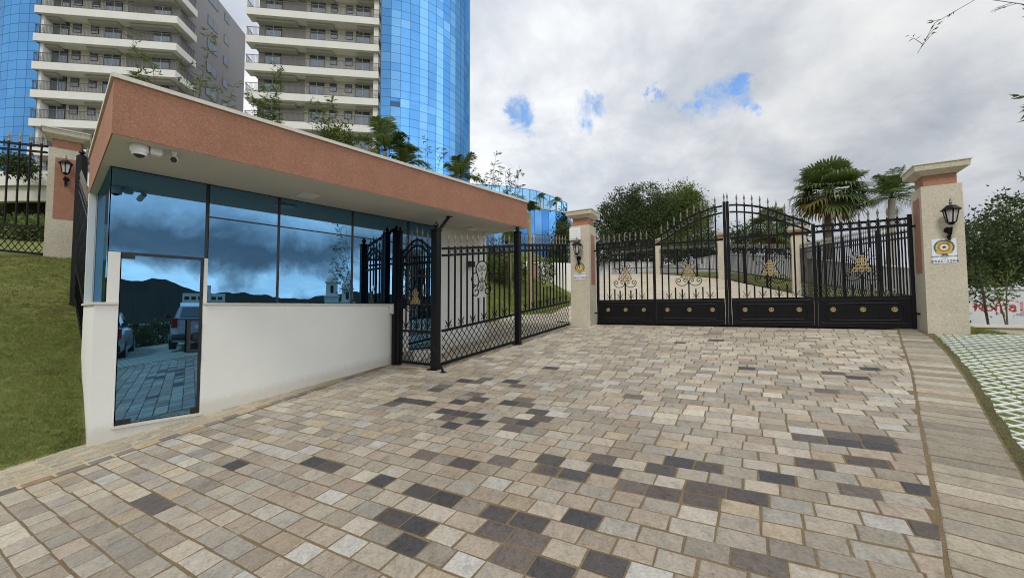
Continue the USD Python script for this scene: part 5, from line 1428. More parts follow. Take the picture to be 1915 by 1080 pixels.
def fan_palm(name, base, top, n, R, label, seed, trunk_r=0.2):
    rng = random.Random(seed); t = Thing(name, base, label, 'palm'); base, top = np.asarray(base, float), np.asarray(top, float)
    z = np.linspace(0, 1, 16)
    t.part('trunk', MB().tube([base - [0, 0, 0.2] + (top - base + [0, 0, 0.2]) * x for x in z], [trunk_r * (1.15 - 0.25 * x) * (1 + 0.1 * (i % 2)) for i, x in enumerate(z)], 10), MT['bark'], smooth=50)
    for i in range(n):
        az = i * 2.399 + rng.uniform(-0.3, 0.3); x = (i + 0.5) / n; el = -0.95 + 2.35 * x + rng.uniform(-0.15, 0.15)
        h = np.array([math.cos(az), math.sin(az), 0]); d = h * math.cos(el) + Z3 * math.sin(el); s = np.cross(h, Z3); nrm = np.cross(s, d)
        pl_ = R * rng.uniform(0.42, 0.55); o = top + d * pl_ - Z3 * 0.08
        mb = MB().tube([top, top + d * pl_ * 0.5 + Z3 * 0.05, o], [0.022, 0.018, 0.014], 4, cap=False); V, F = [], []
        Lf = R * rng.uniform(0.52, 0.68)
        for k in range(21):
            a = -1.75 + 3.5 * k / 20; dd = d * math.cos(a) + s * math.sin(a); dd = dd + nrm * 0.15 * abs(math.sin(a)); wv = (-d * math.sin(a) + s * math.cos(a)) * Lf * 0.066
            l = Lf * (0.82 + 0.18 * math.cos(a)) * rng.uniform(0.9, 1.08)
            p1 = o + dd * l * 0.55; p2 = o + dd * l * 0.82 - Z3 * l * 0.08 * (1 - 0.75 * max(0.0, math.sin(el))); p3 = o + dd * l * rng.uniform(0.85, 1.0) - Z3 * l * rng.uniform(0.2, 0.5) * (1 - 0.75 * max(0.0, math.sin(el))); j = len(V)
            V += [o, p1 + wv * 0.95 + nrm * 0.02, p1 - wv * 0.95 + nrm * 0.02, p2 + wv * 0.45, p2 - wv * 0.45, p3]; F += [[j, j + 1, j + 2], [j + 1, j + 3, j + 4], [j + 1, j + 4, j + 2], [j + 3, j + 5, j + 4]]
        mb.add(np.array(V), np.array(F)); t.part('fan_leaf', mb, MT['leaf_dry' if el < -0.45 and rng.random() < 0.7 else 'leaf_palm'])
    return t


fan_palm('fan_palm', ground_at(1550, 21, 0.3), at(1551, 21, py=358), 52, 1.85, 'tall fan palm with a skirt of drying leaves behind the right gate leaf', 31)
feather_palm('feather_palm', ground_at(1667, 20.5), at(1668, 20.5, py=372), 22, 2.1, 'feather palm with a pale stem just left of the right gate pillar', 32, trunk_r=0.17, shaft='pale_bark', leaf_len=0.7, rise=(0.0, 1.45), droop=0.9)
feather_palm('feather_palm', ground_at(1231, 50), at(1229, 50, py=372), 9, 2.0, 'thin palm rising between the two round trees', 33, trunk_r=0.13, shaft='pale_bark', leaf='leaf_grey', leaf_len=0.6, rise=(0.2, 1.4))
fan_palm('yucca', ground_at(1440, 29), at(1440, 29, py=425), 30, 1.7, 'grey-green spiky palm half hidden by the arch of the gate', 34, trunk_r=0.18)
tree('shade_tree', ground_at(1868, 21), [blob(1850, 470, 21, 1.6, 1.5), blob(1885, 430, 21, 1.7, 1.5), blob(1915, 470, 20, 1.9, 1.7), blob(1835, 488, 20, 1.2, 1.1), blob(1880, 492, 20, 1.6, 1.1), blob(1950, 430, 22, 2.2, 1.8), blob(1903, 388, 21, 1.1, 0.6), blob(1990, 490, 20, 2.2, 1.7)], 13000, 0.19, 'leaf_dark', 'dark spreading tree with pale limbs right of the right gate pillar', bark='pale_bark', r0=0.2, seed=41, inner=0.3)
tree('shade_tree', ground_at(1822, 25), [blob(1828, 440, 25, 1.4, 0.9), blob(1818, 490, 25, 1.5, 1.5), blob(1845, 505, 24, 1.6, 1.2)], 5200, 0.2, 'leaf_dark', 'smaller dark tree close behind the right gate pillar', bark='pale_bark', r0=0.13, seed=42)
tree('cypress', ground_at(1050, 36), [blob(1048, 455, 36, 0.9, 1.9), blob(1058, 438, 36, 0.7, 1.0), blob(1046, 510, 36, 1.2, 2.0), blob(1060, 530, 36, 1.3, 1.8)], 7000, 0.2, 'leaf_dark', 'very dark narrow tree before the glass podium', r0=0.12, seed=43)


def slim_plant(name, base, height, spread, n, leaf, label, seed, group, size=0.16, stems=3, aspect=0.3, low=0.25):
    rng = random.Random(seed); g = np.random.default_rng(seed); t = Thing(name, base, label, 'plant', group); mb = MB(); P, Dd = [], []; base = np.asarray(base, float)
    for k in range(stems):
        a = rng.uniform(0, 6.28); tip = base + np.array([math.cos(a), math.sin(a), 0]) * spread * rng.uniform(0.2, 0.7) + Z3 * height * rng.uniform(0.8, 1.0)
        mid = base * 0.45 + tip * 0.55 + np.array([rng.uniform(-1, 1), rng.uniform(-1, 1), 0]) * 0.06
        q = [(1 - x) ** 2 * base + 2 * x * (1 - x) * mid + x * x * tip for x in np.linspace(0, 1, 9)]; mb.tube(q, np.linspace(0.02, 0.005, 9), 5)
        m = n // stems; x = g.uniform(low, 1, m); core = np.array([[np.interp(xx, np.linspace(0, 1, 9), [p[i] for p in q]) for i in range(3)] for xx in x])
        off = g.normal(size=(m, 3)) * spread * 0.36 * (1.15 - x[:, None] * 0.7); P.append(core + off); Dd.append(off + g.normal(size=(m, 3)) * 0.1 + [0, 0, 0.05])
    t.part('stem', mb, MT['bark'], smooth=50); t.part('foliage', leaf_cards(np.vstack(P), np.vstack(Dd), size, g, aspect), MT[leaf])
    return t


slim_plant('young_tree', ground_at(1848, 10.2), 1.75, 0.42, 300, 'leaf_dark', 'slim dark young tree before the generator, nearer the pillar', 51, 'young trees before the generator', size=0.12, stems=3, low=0.42)
slim_plant('young_tree', ground_at(1882, 9.7), 1.6, 0.34, 190, 'leaf_mid', 'slim greener young tree before the generator, farther from the pillar', 52, 'young trees before the generator', size=0.12, stems=2, low=0.4)


def bamboo(base, tips, label, seed, n=90, leaf='leaf_mid', size=0.2, group='bamboo behind the guardhouse', name='bamboo', r=0.012, start=0.35, through=()):
    """Thin arching canes with short side twigs and narrow leaves."""
    rng = random.Random(seed); g = np.random.default_rng(seed); t = Thing(name, base, label, 'bamboo', group); base = np.asarray(base, float)
    for tip in tips:
        tip = np.asarray(tip, float); mid = np.array([base[0] * 0.6 + tip[0] * 0.4, base[1] * 0.6 + tip[1] * 0.4, base[2] * 0.35 + tip[2] * 0.65 + 0.2])
        x = np.linspace(0, 1, 14); Q = np.array([(1 - a) ** 2 * base + 2 * a * (1 - a) * mid + a * a * tip for a in x])
        if len(through):
            K = np.vstack([base, *through, tip]); kt = np.r_[0, np.cumsum(np.linalg.norm(np.diff(K, axis=0), axis=1))]; Q = CubicSpline(kt / kt[-1], K)(x)
        mb = MB().tube(Q, np.linspace(r, r * 0.3, 14), 5)
        P, D_ = [], []
        for k in range(int(n * 0.28)):
            a = rng.uniform(start, 1); o = np.array([np.interp(a, x, Q[:, i]) for i in range(3)]); d = np.array([rng.gauss(0, 1), rng.gauss(0, 1), rng.uniform(-0.2, 0.9)]); d /= np.linalg.norm(d); ll = rng.uniform(0.12, 0.38) * (1.15 - a * 0.6)
            mb.tube([o, o + d * ll * 0.6, o + d * ll - Z3 * 0.03], [0.004, 0.003, 0.0015], 3, cap=False)
            for j in range(4):
                b = rng.uniform(0.35, 1.0); P.append(o + d * ll * b); D_.append(d * 0.8 + np.array([rng.gauss(0, 0.6), rng.gauss(0, 0.6), rng.uniform(-0.7, 0.2)]))
        t.part('cane', mb, MT[leaf], smooth=50); t.part('leaves', leaf_cards(P, D_, size, g, 0.2), MT[leaf])
    return t


B_ = [((300, 10.5), [(245, 62, 10.5), (282, 98, 10.8), (262, 130, 10.4)], 'tall bamboo sprays over the near corner of the roof', 150, 'leaf_light'),
      ((330, 11), [(397, 62, 11.2), (352, 120, 11)], 'bamboo cane leaning right before the grey tower flank', 110, 'leaf_light'),
      ((372, 11.5), [(372, 140, 11.5), (412, 150, 11.3), (440, 155, 11.6)], 'row of bamboo sprigs over the roof before the grey flank', 120, 'leaf_light'),
      ((492, 12), [(470, 172, 12), (500, 162, 12.2), (512, 180, 12), (484, 190, 11.8), (520, 120, 12.2)], 'dense bamboo clump at the left end of the right tower', 260, 'leaf_light'),
      ((590, 13), [(580, 188, 13), (604, 196, 13), (622, 182, 13.2), (610, 228, 12.8)], 'light bamboo sprays before the middle balconies', 200, 'leaf_light'),
      ((705, 13.5), [(692, 228, 13.5), (678, 250, 13.3), (700, 262, 13.4)], 'bamboo sprigs left of the big palm', 120, 'leaf_light'),
      ((792, 14), [(797, 262, 14), (800, 292, 14.1), (828, 276, 14)], 'thin bamboo canes before the blue glass drum', 70, 'leaf_light'),
      ((905, 14.5), [(928, 288, 14.5), (918, 322, 14.4), (935, 314, 14.3), (888, 312, 14.2)], 'airy bamboo against the sky right of the drum', 110, 'leaf_mid'),
      ((955, 15), [(944, 312, 15), (972, 310, 15), (966, 318, 15.2), (955, 322, 15)], 'last airy bamboo near the end of the roof', 110, 'leaf_mid')]
for i, ((px, D), tips, lab, n, lf) in enumerate(B_):
    bamboo(ground_at(px, D), [at(x, d, py=y) for x, y, d in tips], lab, 60 + i, n=n, leaf=lf, size=0.16)
tree('bush', ground_at(637, 13.4), [blob(637, 256, 13.4, 0.32, 0.45), blob(632, 275, 13.4, 0.4, 0.5)], 1500, 0.12, 'leaf_light', 'yellow-green bush peeping over the roof', cat='bush', r0=0.05, seed=71)
feather_palm('garden_palm', ground_at(718, 14), at(720, 14, py=285), 12, 1.75, 'biggest palm over the roof, where the balconies meet the blue glass', 72, trunk_r=0.08, leaf_len=0.5, rise=(0.45, 1.55), droop=0.9, leaf='leaf_mid', group='palms behind the guardhouse')
feather_palm('garden_palm', ground_at(757, 14.3), at(757, 14.3, py=312), 9, 1.2, 'small bushy palm right of the biggest one', 73, trunk_r=0.07, leaf_len=0.4, rise=(0.5, 1.55), droop=0.9, leaf='leaf_light', group='palms behind the guardhouse')
feather_palm('garden_palm', ground_at(868, 14.8), at(862, 14.8, py=335), 9, 1.35, 'palm with one arching frond at the right edge of the drum', 74, trunk_r=0.07, leaf_len=0.42, rise=(0.4, 1.5), droop=0.95, leaf='leaf_mid', group='palms behind the guardhouse')
feather_palm('garden_palm', ground_at(992, 15.5), at(990, 15.5, py=398), 9, 0.6, 'palm with a tall pale stem just past the end of the roof', 75, trunk_r=0.085, leaf_len=0.3, rise=(0.9, 1.52), leaf='leaf_palm', group='palms behind the guardhouse')
feather_palm('garden_palm', ground_at(955, 16.5), at(953, 16.5, py=455), 8, 0.6, 'short palm seen through the spear tips of the railing', 76, trunk_r=0.07, leaf_len=0.3, rise=(0.5, 1.5), group='palms behind the guardhouse')
for i, (px, D, s, lf, lab) in enumerate([(930, 17.5, 0.75, 'leaf_light', 'yellow-green shrub against the end of the white wall'), (948, 19, 0.8, 'leaf_mid', 'green shrub on the lawn behind the railing, beside the black post'), (906, 19, 0.9, 'leaf_dark', 'dark shrub half behind the white wall'), (1020, 24, 0.8, 'leaf_mid', 'round shrub before the white garden wall'),
                                       (20, 14, 0.5, 'leaf_mid', 'leafy shrub behind the far left fence, nearest the frame edge'), (52, 13.4, 0.4, 'leaf_light', 'pale shrub behind the far left fence'), (72, 14.5, 0.45, 'leaf_mid', 'green shrub beside the far left pillar'), (12, 25, 1.0, 'leaf_dark', 'dark bush on the terrace, far left')]):
    b = ground_at(px, D)
    if i == 7:
        b = at(12, 29, 11.5)
    tree('shrub', b, [(b + [0, 0, s * 0.75], (s, s, s * 0.7)), (b + [s * 0.6, 0.1, s * 0.5], (s * 0.6, s * 0.6, s * 0.5))], 1800, 0.13 if i < 7 else 0.22, lf, lab, cat='shrub', group='garden shrubs', r0=0.04, seed=80 + i)
for i, px in enumerate((1042, 1012, 975, 945)):
    p = at(px, [44.2, 43.6, 43.2, 42.9][i], zc + 0.15)
    feather_palm('roof_palm', p, p + [0.1, 0, 0.7 + 0.3 * (i % 2)], 9, 0.9, ['small palm at the right end of the podium roof', 'second small palm on the podium roof, from the right', 'third small palm on the podium roof, from the right', 'leftmost small palm on the podium roof'][i], 90 + i, trunk_r=0.06, leaf_len=0.34, rise=(0.2, 1.4), group='palms on the podium roof')
# a tall bamboo stands right of the frame; its tips arch over into the picture
bb = ground_at(2300, 4.6); 
bamboo(bb, [at(1716, 5.0, py=100)], 'long bamboo cane arching into the top right of the sky', 101, n=36, leaf='leaf_grey', size=0.07, r=0.009, start=0.72, group='bamboo right of the drive', through=(at(2150, 4.7, py=250), at(1960, 4.8, py=45), at(1860, 4.9, py=-8), at(1775, 5.0, py=22)))
bamboo(bb + [0.4, 0.2, 0], [at(1912, 4.6, py=15), at(1920, 4.6, py=180), at(1922, 4.5, py=235), at(1924, 4.5, py=330)], 'leafy bamboo tips at the right edge of the sky', 102, n=130, leaf='leaf_mid', size=0.13, start=0.5, group='bamboo right of the drive')

# ------------------------------------------------------------------ grass
def tuft(seed, n, h, spread):
    g = np.random.default_rng(seed); P = np.c_[g.normal(size=(n, 2)) * spread, np.zeros(n)]; a = g.uniform(0, 6.28, n); lean = g.uniform(0.3, 1.3, n)[:, None]
    d = np.c_[np.cos(a), np.sin(a), np.zeros(n)] * lean + [0, 0, 1]; hh = (h * g.uniform(0.5, 1.2, n))[:, None]; s = np.c_[-np.sin(a), np.cos(a), np.zeros(n)] * 0.0022
    v = np.stack([P - s, P + s, P + d * hh], 1).reshape(-1, 3); return v, np.arange(3 * n).reshape(-1, 3)


def scatter(name, pts, sizes, kinds, label, seed, dry=None):
    path = numbered('/World/' + name); pi = UsdGeom.PointInstancer.Define(stage, path); rng = np.random.default_rng(seed); rel = pi.CreatePrototypesRel()
    for i, (m, mat) in enumerate(kinds):
        v, f = m; usdkit.mesh(stage, f'{path}/tuft_{i:03d}', (v, f), MT[mat]); rel.AddTarget(f'{path}/tuft_{i:03d}')
    n = len(pts); w = np.array([3.0, 3.0, 1.0][:len(kinds)]); 
    pi.CreatePositionsAttr(Vt.Vec3fArray.FromNumpy(np.asarray(pts, np.float32))); which = rng.choice(len(kinds), n, p=w / w.sum())
    if dry is not None:
        which = np.where(rng.random(n) < dry, 2, np.minimum(which, 1 + (rng.random(n) < 0.4)))
    pi.CreateProtoIndicesAttr(Vt.IntArray.FromNumpy(which.astype(np.int32)))
    a = rng.uniform(0, 2 * PI, n); q = Vt.QuathArray([Gf.Quath(float(math.cos(x / 2)), 0.0, 0.0, float(math.sin(x / 2))) for x in a]); pi.CreateOrientationsAttr(q)
    s = np.asarray(sizes, np.float32)[:, None] * np.ones((1, 3), np.float32); pi.CreateScalesAttr(Vt.Vec3fArray.FromNumpy(s)); tag(pi, label, 'grass', kind='stuff')


g = np.random.default_rng(5)
Ul = g.uniform(-9.5, -3.47, 90000); Vl = g.uniform(4.0, 11.5, 90000); keep = g.random(90000) < np.clip(1.5 - np.abs(-3.45 - Ul) / 6.0, 0.45, 1)
Xl, Yl = GO[0] + Ul * TU[0] + Vl * TV[0], GO[1] + Ul * TU[1] + Vl * TV[1]; sl, nl = sn_of(Xl, Yl)
patch = meshkit.fbm(np.c_[Xl * 0.55 + 9, Yl * 0.55, np.zeros(len(Xl))], 4, 3)
keep &= ~((sl > -0.26) & (nl > -2.2)) & (np.degrees(np.arctan2(Xl, Yl)) > -58)
pts = np.c_[Xl, Yl, z_land(Xl, Yl) - 0.004][keep]
scatter('lawn_grass', pts, g.uniform(0.7, 1.25, keep.sum()) * (1.25 - 0.7 * patch[keep]), [(tuft(1, 13, 0.026, 0.03), 'grass_blade'), (tuft(2, 12, 0.03, 0.035), 'grass_blade'), (tuft(3, 12, 0.024, 0.035), 'grass_dry')], 'short mown grass on the bank left of the guardhouse', 6, dry=np.clip((patch[keep] - 0.52) * 7, 0, 0.8))
Ul = g.uniform(-11, -3.3, 12000); Vl = g.uniform(-9, 1.5, 12000); Xl, Yl = GO[0] + Ul * TU[0] + Vl * TV[0], GO[1] + Ul * TU[1] + Vl * TV[1]
keep = (Xl / Yl > -0.12) & (Xl / Yl < 0.16) & (Yl > 12.8)
scatter('lawn_grass', np.c_[Xl, Yl, z_land(Xl, Yl) - 0.004][keep], g.uniform(1.2, 2.2, keep.sum()), [(tuft(1, 16, 0.045, 0.05), 'grass_blade'), (tuft(2, 14, 0.05, 0.05), 'grass_blade')], 'short grass on the sloping lawn behind the railing', 7)

# ------------------------------------------------------------------ right of the drive: grass grid, generator, parked cars
def edge_out(v): return edge_right(v) + np.interp(v, [0, 0.7, 2.0, 13], [0.26, 0.38, 0.44, 0.48])


single('grid_bed', sheet(lambda v: edge_out(v) - 0.02, lambda v: np.full_like(v, 6.72 + 0.0) + np.interp(v, [0.3, 0.6, 13], [0.0, 6.0, 6.0]), 0.30, 12.8, 0.1, 0.0), MT['lawn_soil'] if 'lawn_soil' in MT else MT['lawn'], 'soil and grass under the concrete grid right of the drive', kind='structure', smooth=True)
grid = Thing('grass_grid', gp(7, 4, 0.8), 'pale concrete grass grid right of the drive', kind='structure')
# the grid is laid along its own seam, which runs nearly along the edging
GO_, E1, E2 = np.array([5.92, 3.67]), np.array([0.985, 0.172]), np.array([-0.172, 0.985])
PU, BW, NB = 0.196, 0.0145, 3
W_ = NB * PU
holes = []
for i in range(-2, 2 * NB + 3):
    for j in range(-2, 2 * NB + 3):
        if (i + j) % 2 == 0:
            cx, cy, h_ = i * PU / 2, j * PU / 2, PU / 2 - BW * 1.414
            holes.append(sg.Polygon([(cx - h_, cy), (cx, cy - h_), (cx + h_, cy), (cx, cy + h_)]))
tile = sg.box(0.002, 0.002, W_ - 0.002, W_ - 0.002).difference(shapely.union_all(holes))
seam_tile = sg.box(0.008, 0.002, W_ - 0.002, W_ - 0.002).difference(shapely.union_all(holes))
to_pq = lambda u, v: ((np.array([u, v]) - GO_) @ E1, (np.array([u, v]) - GO_) @ E2)
vv_ = np.arange(0.30, 13.2, 0.1)
field = sg.Polygon([to_pq(float(edge_out(x)) + 0.10 + 0.012 * math.sin(x * 9), x) for x in vv_] + [to_pq(12, 13.2), to_pq(12, 0.30)]).difference(sg.Polygon([to_pq(u, v) for u, v in ((6.15, -1), (6.78, -1), (6.78, 0.40), (6.15, 0.40))])).buffer(0)
gr = random.Random(9); blocks = []
for i in range(-6, 11):
    for j in range(-9, 19):
        x0, y0 = i * W_, j * W_ + (0.0 if i % 2 else 0.1 * 0)
        q = [(x0, y0), (x0 + W_, y0), (x0 + W_, y0 + W_), (x0, y0 + W_)]
        if not field.intersects(sg.Polygon(q)):
            continue
        p = affinity.translate(seam_tile if i == 0 else tile, x0, y0)
        if not field.contains(sg.Polygon(q)):
            p = p.intersection(field)
        if p.area > 0.004:
            blocks.append((visible_area([GO_ + x * E1 + y * E2 for x, y in q]), p))
blocks.sort(key=lambda b: -b[0]); rest = MB()


def block_mesh(p):
    mb = MB().prism(p, [0, 0, 0], [1, 0, 0], [0, 1, 0], [0, 0, 1], 0, 0.045); w, f = mb.get(); dz = gr.uniform(-0.003, 0.003)
    U = GO_[0] + w[:, 0] * E1[0] + w[:, 1] * E2[0]; V = GO_[1] + w[:, 0] * E1[1] + w[:, 1] * E2[1]
    return np.c_[GO[0] + U * TU[0] + V * TV[0], GO[1] + U * TU[1] + V * TV[1], z_drive(U, V) - 0.036 + dz + w[:, 2]], f[:, ::-1]


for n_, (ar_, p) in enumerate(blocks):
    if ar_ > 0 and n_ < 300:
        grid.part('grid_block', block_mesh(p), MT['grid'])
    elif n_ < 460:
        rest.add(*block_mesh(p))
if rest.n:
    grid.part('grid_block_field', rest, MT['grid'], 'blocks of the grid out of view', kind='stuff')
g = np.random.default_rng(12); N = 16000
Vg_ = g.uniform(0.35, 10.5, N); Ug_ = edge_out(Vg_) + 0.02 + g.random(N) ** 1.5 * 5.2
# keep tufts in the holes and in the strip beside the edging
strip = (Ug_ - edge_out(Vg_)) < 0.13
near = g.random(N) < np.where(strip, 1.0, 0.75)
U, V = Ug_[near], Vg_[near]; keep = ~((U > 6.15) & (U < 6.8) & (V < 0.42))
U, V = U[keep], V[keep]; X, Y = GO[0] + U * TU[0] + V * TV[0], GO[1] + U * TU[1] + V * TV[1]
scatter('grid_grass', np.c_[X, Y, z_drive(U, V) - 0.002], g.uniform(0.3, 0.6, len(U)) * np.where(((U - edge_out(V)) < 0.13), 1.3, 0.8), [(tuft(4, 12, 0.045, 0.022), 'grass_blade'), (tuft(5, 12, 0.04, 0.022), 'grass_blade'), (tuft(6, 10, 0.035, 0.022), 'grass_dry')], 'grass in the openings of the concrete grid', 13)
U = g.uniform(6.8, 12, 3500); V = g.uniform(-1.6, 0.42, 3500); X, Y = GO[0] + U * TU[0] + V * TV[0], GO[1] + U * TU[1] + V * TV[1]
scatter('verge_grass', np.c_[X, Y, z_land(X, Y) - 0.003], g.uniform(0.7, 1.3, len(U)), [(tuft(7, 14, 0.05, 0.03), 'grass_blade'), (tuft(8, 12, 0.045, 0.03), 'grass_dry')], 'grass verge between the grid and the low wall', 14)

# moss and soil strip beside the edging
single('moss_strip', sheet(lambda v: edge_out(v) - 0.01, lambda v: edge_out(v) + 0.10, 0.3, 12.6, 0.1, 0.004), MT['soil'], 'strip of soil and moss between the edging stones and the grid', kind='structure', smooth=True)

# generator
MT['genset'] = plain('genset_paint', (0.50, 0.52, 0.55), 0.45, var=0.06, scale=2)
MT['red_print'] = plain('red_print', (0.42, 0.03, 0.035), 0.45)
gpos = at(1795, 12.6, 0.75); gx = U3; gy = -V3
t = Thing('generator', gpos, 'white generator cabinet with red lettering behind the slim young trees', 'generator')
GB = lambda a0, a1, d0, d1, z0, z1: MB().box(gpos + a0 * gx + d0 * gy + z0 * Z3, (a1 - a0) * gx, (d1 - d0) * gy, (z1 - z0) * Z3)
t.part('base', GB(0.0, 3.9, 0.05, 1.35, 0.0, 0.18), MT['black_plastic']); t.part('cabinet', GB(0, 3.9, 0, 1.4, 0.182, 1.42), MT['genset']); t.part('roof', GB(-0.04, 3.94, -0.04, 1.44, 1.422, 1.5), MT['genset'])
for a0, a1 in ((0.12, 1.85), (2.0, 3.75)):
    d = t.part('door', GB(a0, a1, -0.014, -0.001, 0.28, 1.26), MT['genset'])
    t.part('latch', GB(a1 - 0.22, a1 - 0.02, -0.03, -0.015, 0.55, 0.68), MT['black_plastic'], under=d)
    for z in (0.45, 1.05):
        t.part('hinge', GB(a0 + 0.0, a0 + 0.1, -0.03, -0.015, z, z + 0.06), MT['black_plastic'], under=d)
o = gpos - gy * 0.0145
words(t, 'Noma', o + 0.72 * gx + 0.80 * Z3, gx, Z3, -gy, 0.235, MT['red_print'], name='red_lettering')
t.part('red_bar', MB().box(o + 0.62 * gx + 1.09 * Z3, 0.5 * gx, -0.004 * gy, 0.035 * Z3), MT['red_print'])
words(t, 'ENERGIA', o + 1.30 * gx + 0.73 * Z3, Z3, -gx, -gy, 0.055, MT['red_print'], name='red_lettering', center=False)
words(t, '700', o + 1.22 * gx + 0.655 * Z3, gx, Z3, -gy, 0.06, MT['sign_ink'], name='lettering')
t = Thing('hose', at(1820, 8.8, 1.1), 'black hose end lying on the verge beside the right pillar', 'hose')
p = [at(1806, 8.6, py=618), at(1825, 8.5, py=619), at(1838, 8.4, py=624), at(1846, 8.3, py=627)]
t.part('pipe', MB().tube(p, [0.045, 0.05, 0.05, 0.035], 8), MT['black_plastic'], smooth=50)


# parked cars, seen in the guardhouse's door
MT['car_silver'] = plain('car_silver', (0.42, 0.44, 0.46), 0.28, metallic=0.55, var=0.03, coat=0.6)
MT['car_glass'] = mirror_glass('car_glass', (0.6, 0.65, 0.7), (0.01, 0.01, 0.012), share=0.25)
MT['tyre'] = plain('tyre', (0.012, 0.012, 0.012), 0.8); MT['rim'] = plain('wheel_rim', (0.35, 0.35, 0.36), 0.3, metallic=0.8); MT['tail_light'] = plain('tail_light', (0.25, 0.01, 0.012), 0.2)


def car(u0, v0, zg, label):
    """A small hatchback, nose along +u; its tail at u0, its middle at v0."""
    t = Thing('parked_car', gp(u0 + 1.9, v0, zg), label, 'car', 'cars parked beside the drive')
    K = lambda a, b, z: gp(u0 + a, v0 + b, zg + z)
    prof = [(0.0, 0.35, 0.55, 0.70), (0.05, 0.28, 0.95, 0.78), (0.30, 0.24, 1.02, 0.83), (0.9, 0.22, 1.0, 0.84), (1.9, 0.22, 0.98, 0.85), (2.8, 0.22, 0.96, 0.84), (3.3, 0.24, 0.9, 0.80), (3.75, 0.28, 0.78, 0.74), (3.92, 0.36, 0.6, 0.62)]
    V, F, m = [], [], 10
    for a, z0, z1, w in prof:
        for (y, z) in ((-0.9, z0), (-1, z0 + 0.12), (-1, (z0 + z1) / 2), (-0.97, z1 - 0.08), (-0.9, z1), (0.9, z1), (0.97, z1 - 0.08), (1, (z0 + z1) / 2), (1, z0 + 0.12), (0.9, z0)):
            V.append(K(a, y * w, z))
    n = len(prof)
    for i in range(n - 1):
        for k in range(m):
            F.append([i * m + k, i * m + (k + 1) % m, (i + 1) * m + (k + 1) % m, (i + 1) * m + k])
    V = np.array(V); T = [[0, k, k + 1] for k in range(1, m - 1)] + [[(n - 1) * m, (n - 1) * m + k + 1, (n - 1) * m + k] for k in range(1, m - 1)]
    F = np.vstack([np.array(F)[:, [0, 1, 2]], np.array(F)[:, [0, 2, 3]], T]); body = t.part('body', (V, F), MT['car_silver'], smooth=40)
    cab = [(0.12, 1.0, 0.72), (0.42, 1.40, 0.60), (1.0, 1.52, 0.60), (1.9, 1.5, 0.60), (2.85, 0.99, 0.70)]
    V = []
    for a, z, w in cab:
        V += [K(a, -w, z), K(a, w, z)]
    V += [K(0.12, -0.74, 0.98), K(0.12, 0.74, 0.98), K(2.85, -0.74, 0.97), K(2.85, 0.74, 0.97)]
    F = [[0, 1, 3, 2], [2, 3, 5, 4], [4, 5, 7, 6], [6, 7, 9, 8]]; T = [[0, 2, 8], [2, 4, 6], [2, 6, 8], [1, 9, 3], [3, 7, 5], [3, 9, 7]]
    t.part('cabin', (np.array(V), np.vstack([np.array(F)[:, [0, 1, 2]], np.array(F)[:, [0, 2, 3]], T])), MT['car_silver'])
    qd = lambda p: (np.array(p), np.array([[0, 1, 2, 3]]))
    mb = MB(); a = [K(0.155, -0.6, 1.05), K(0.155, 0.6, 1.05), K(0.385, 0.53, 1.37), K(0.385, -0.53, 1.37)]; mb.add(np.array(a) - U3 * 0.02, [[0, 1, 2, 3]]); t.part('rear_window', mb, MT['car_glass'])
    for s in (-1, 1):
        mb = MB(); mb.add(np.array([K(0.5, s * 0.735, 1.05), K(1.35, s * 0.74, 1.05), K(1.35, s * 0.635, 1.42), K(0.62, s * 0.635, 1.38)]), [[0, 1, 2, 3]]); mb.add(np.array([K(1.42, s * 0.74, 1.05), K(2.5, s * 0.735, 1.03), K(1.95, s * 0.635, 1.40), K(1.42, s * 0.635, 1.42)]), [[0, 1, 2, 3]]); t.part('side_window', mb, MT['car_glass'])
        for ax_ in (0.72, 3.1):
            w = t.part('wheel', MB().tube([K(ax_, s * 0.66, 0.29), K(ax_, s * 0.85, 0.29)], 0.29, 20), MT['tyre'], smooth=50); t.part('rim', MB().tube([K(ax_, s * 0.851, 0.29), K(ax_, s * 0.865, 0.29)], 0.19, 14), MT['rim'], under=w, smooth=50)
        t.part('tail_light', MB().box(K(-0.012, s * 0.72 - 0.075, 0.72), 0.1 * U3, 0.15 * V3, 0.3 * Z3), MT['tail_light'])
        t.part('mirror', MB().box(K(2.35, s * 0.93 - 0.08, 0.98), 0.12 * U3, 0.16 * V3, 0.13 * Z3), MT['black_plastic'])
    t.part('bumper', MB().tube([K(0.04, -0.76, 0.42), K(-0.05, -0.4, 0.42), K(-0.05, 0.4, 0.42), K(0.04, 0.76, 0.42)], 0.1, 8), MT['black_plastic'], smooth=50)
    t.part('plate', MB().box(K(-0.03, -0.2, 0.68), -0.01 * U3, 0.4 * V3, 0.13 * Z3), MT['white_plastic'])
    return t


for u0, v0, lab in ((6.3, 7.45, 'silver hatchback parked tail-on, mirrored whole in the glass door'), (6.75, 10.2, 'second silver hatchback, at the left edge of the door\'s reflection')):
    car(u0, v0, float(z_drive(8.0, v0)) - 0.02, lab)
for i, (u, v) in enumerate(((11.6, 9.4), (12.0, 8.6), (11.4, 10.6), (12.2, 11.8), (11.8, 6.2))):
    p = gp(u, v, 0); p[2] = float(z_land(p[0], p[1])); tree('hedge_bush', p, [(p + [0, 0, 0.55], (0.75, 0.75, 0.55)), (p + [0.3, -0.4, 0.75], (0.55, 0.55, 0.45))], 1500, 0.13, 'leaf_dark', ['dark bush straight behind the first parked car', 'middle bush of the row behind the parked cars', 'bush behind the gap between the parked cars', 'bush at the far end of the row behind the cars', 'lone bush nearer the gate, behind the first parked car'][i], cat='bush', group='bushes behind the parked cars', r0=0.04, seed=120 + i)

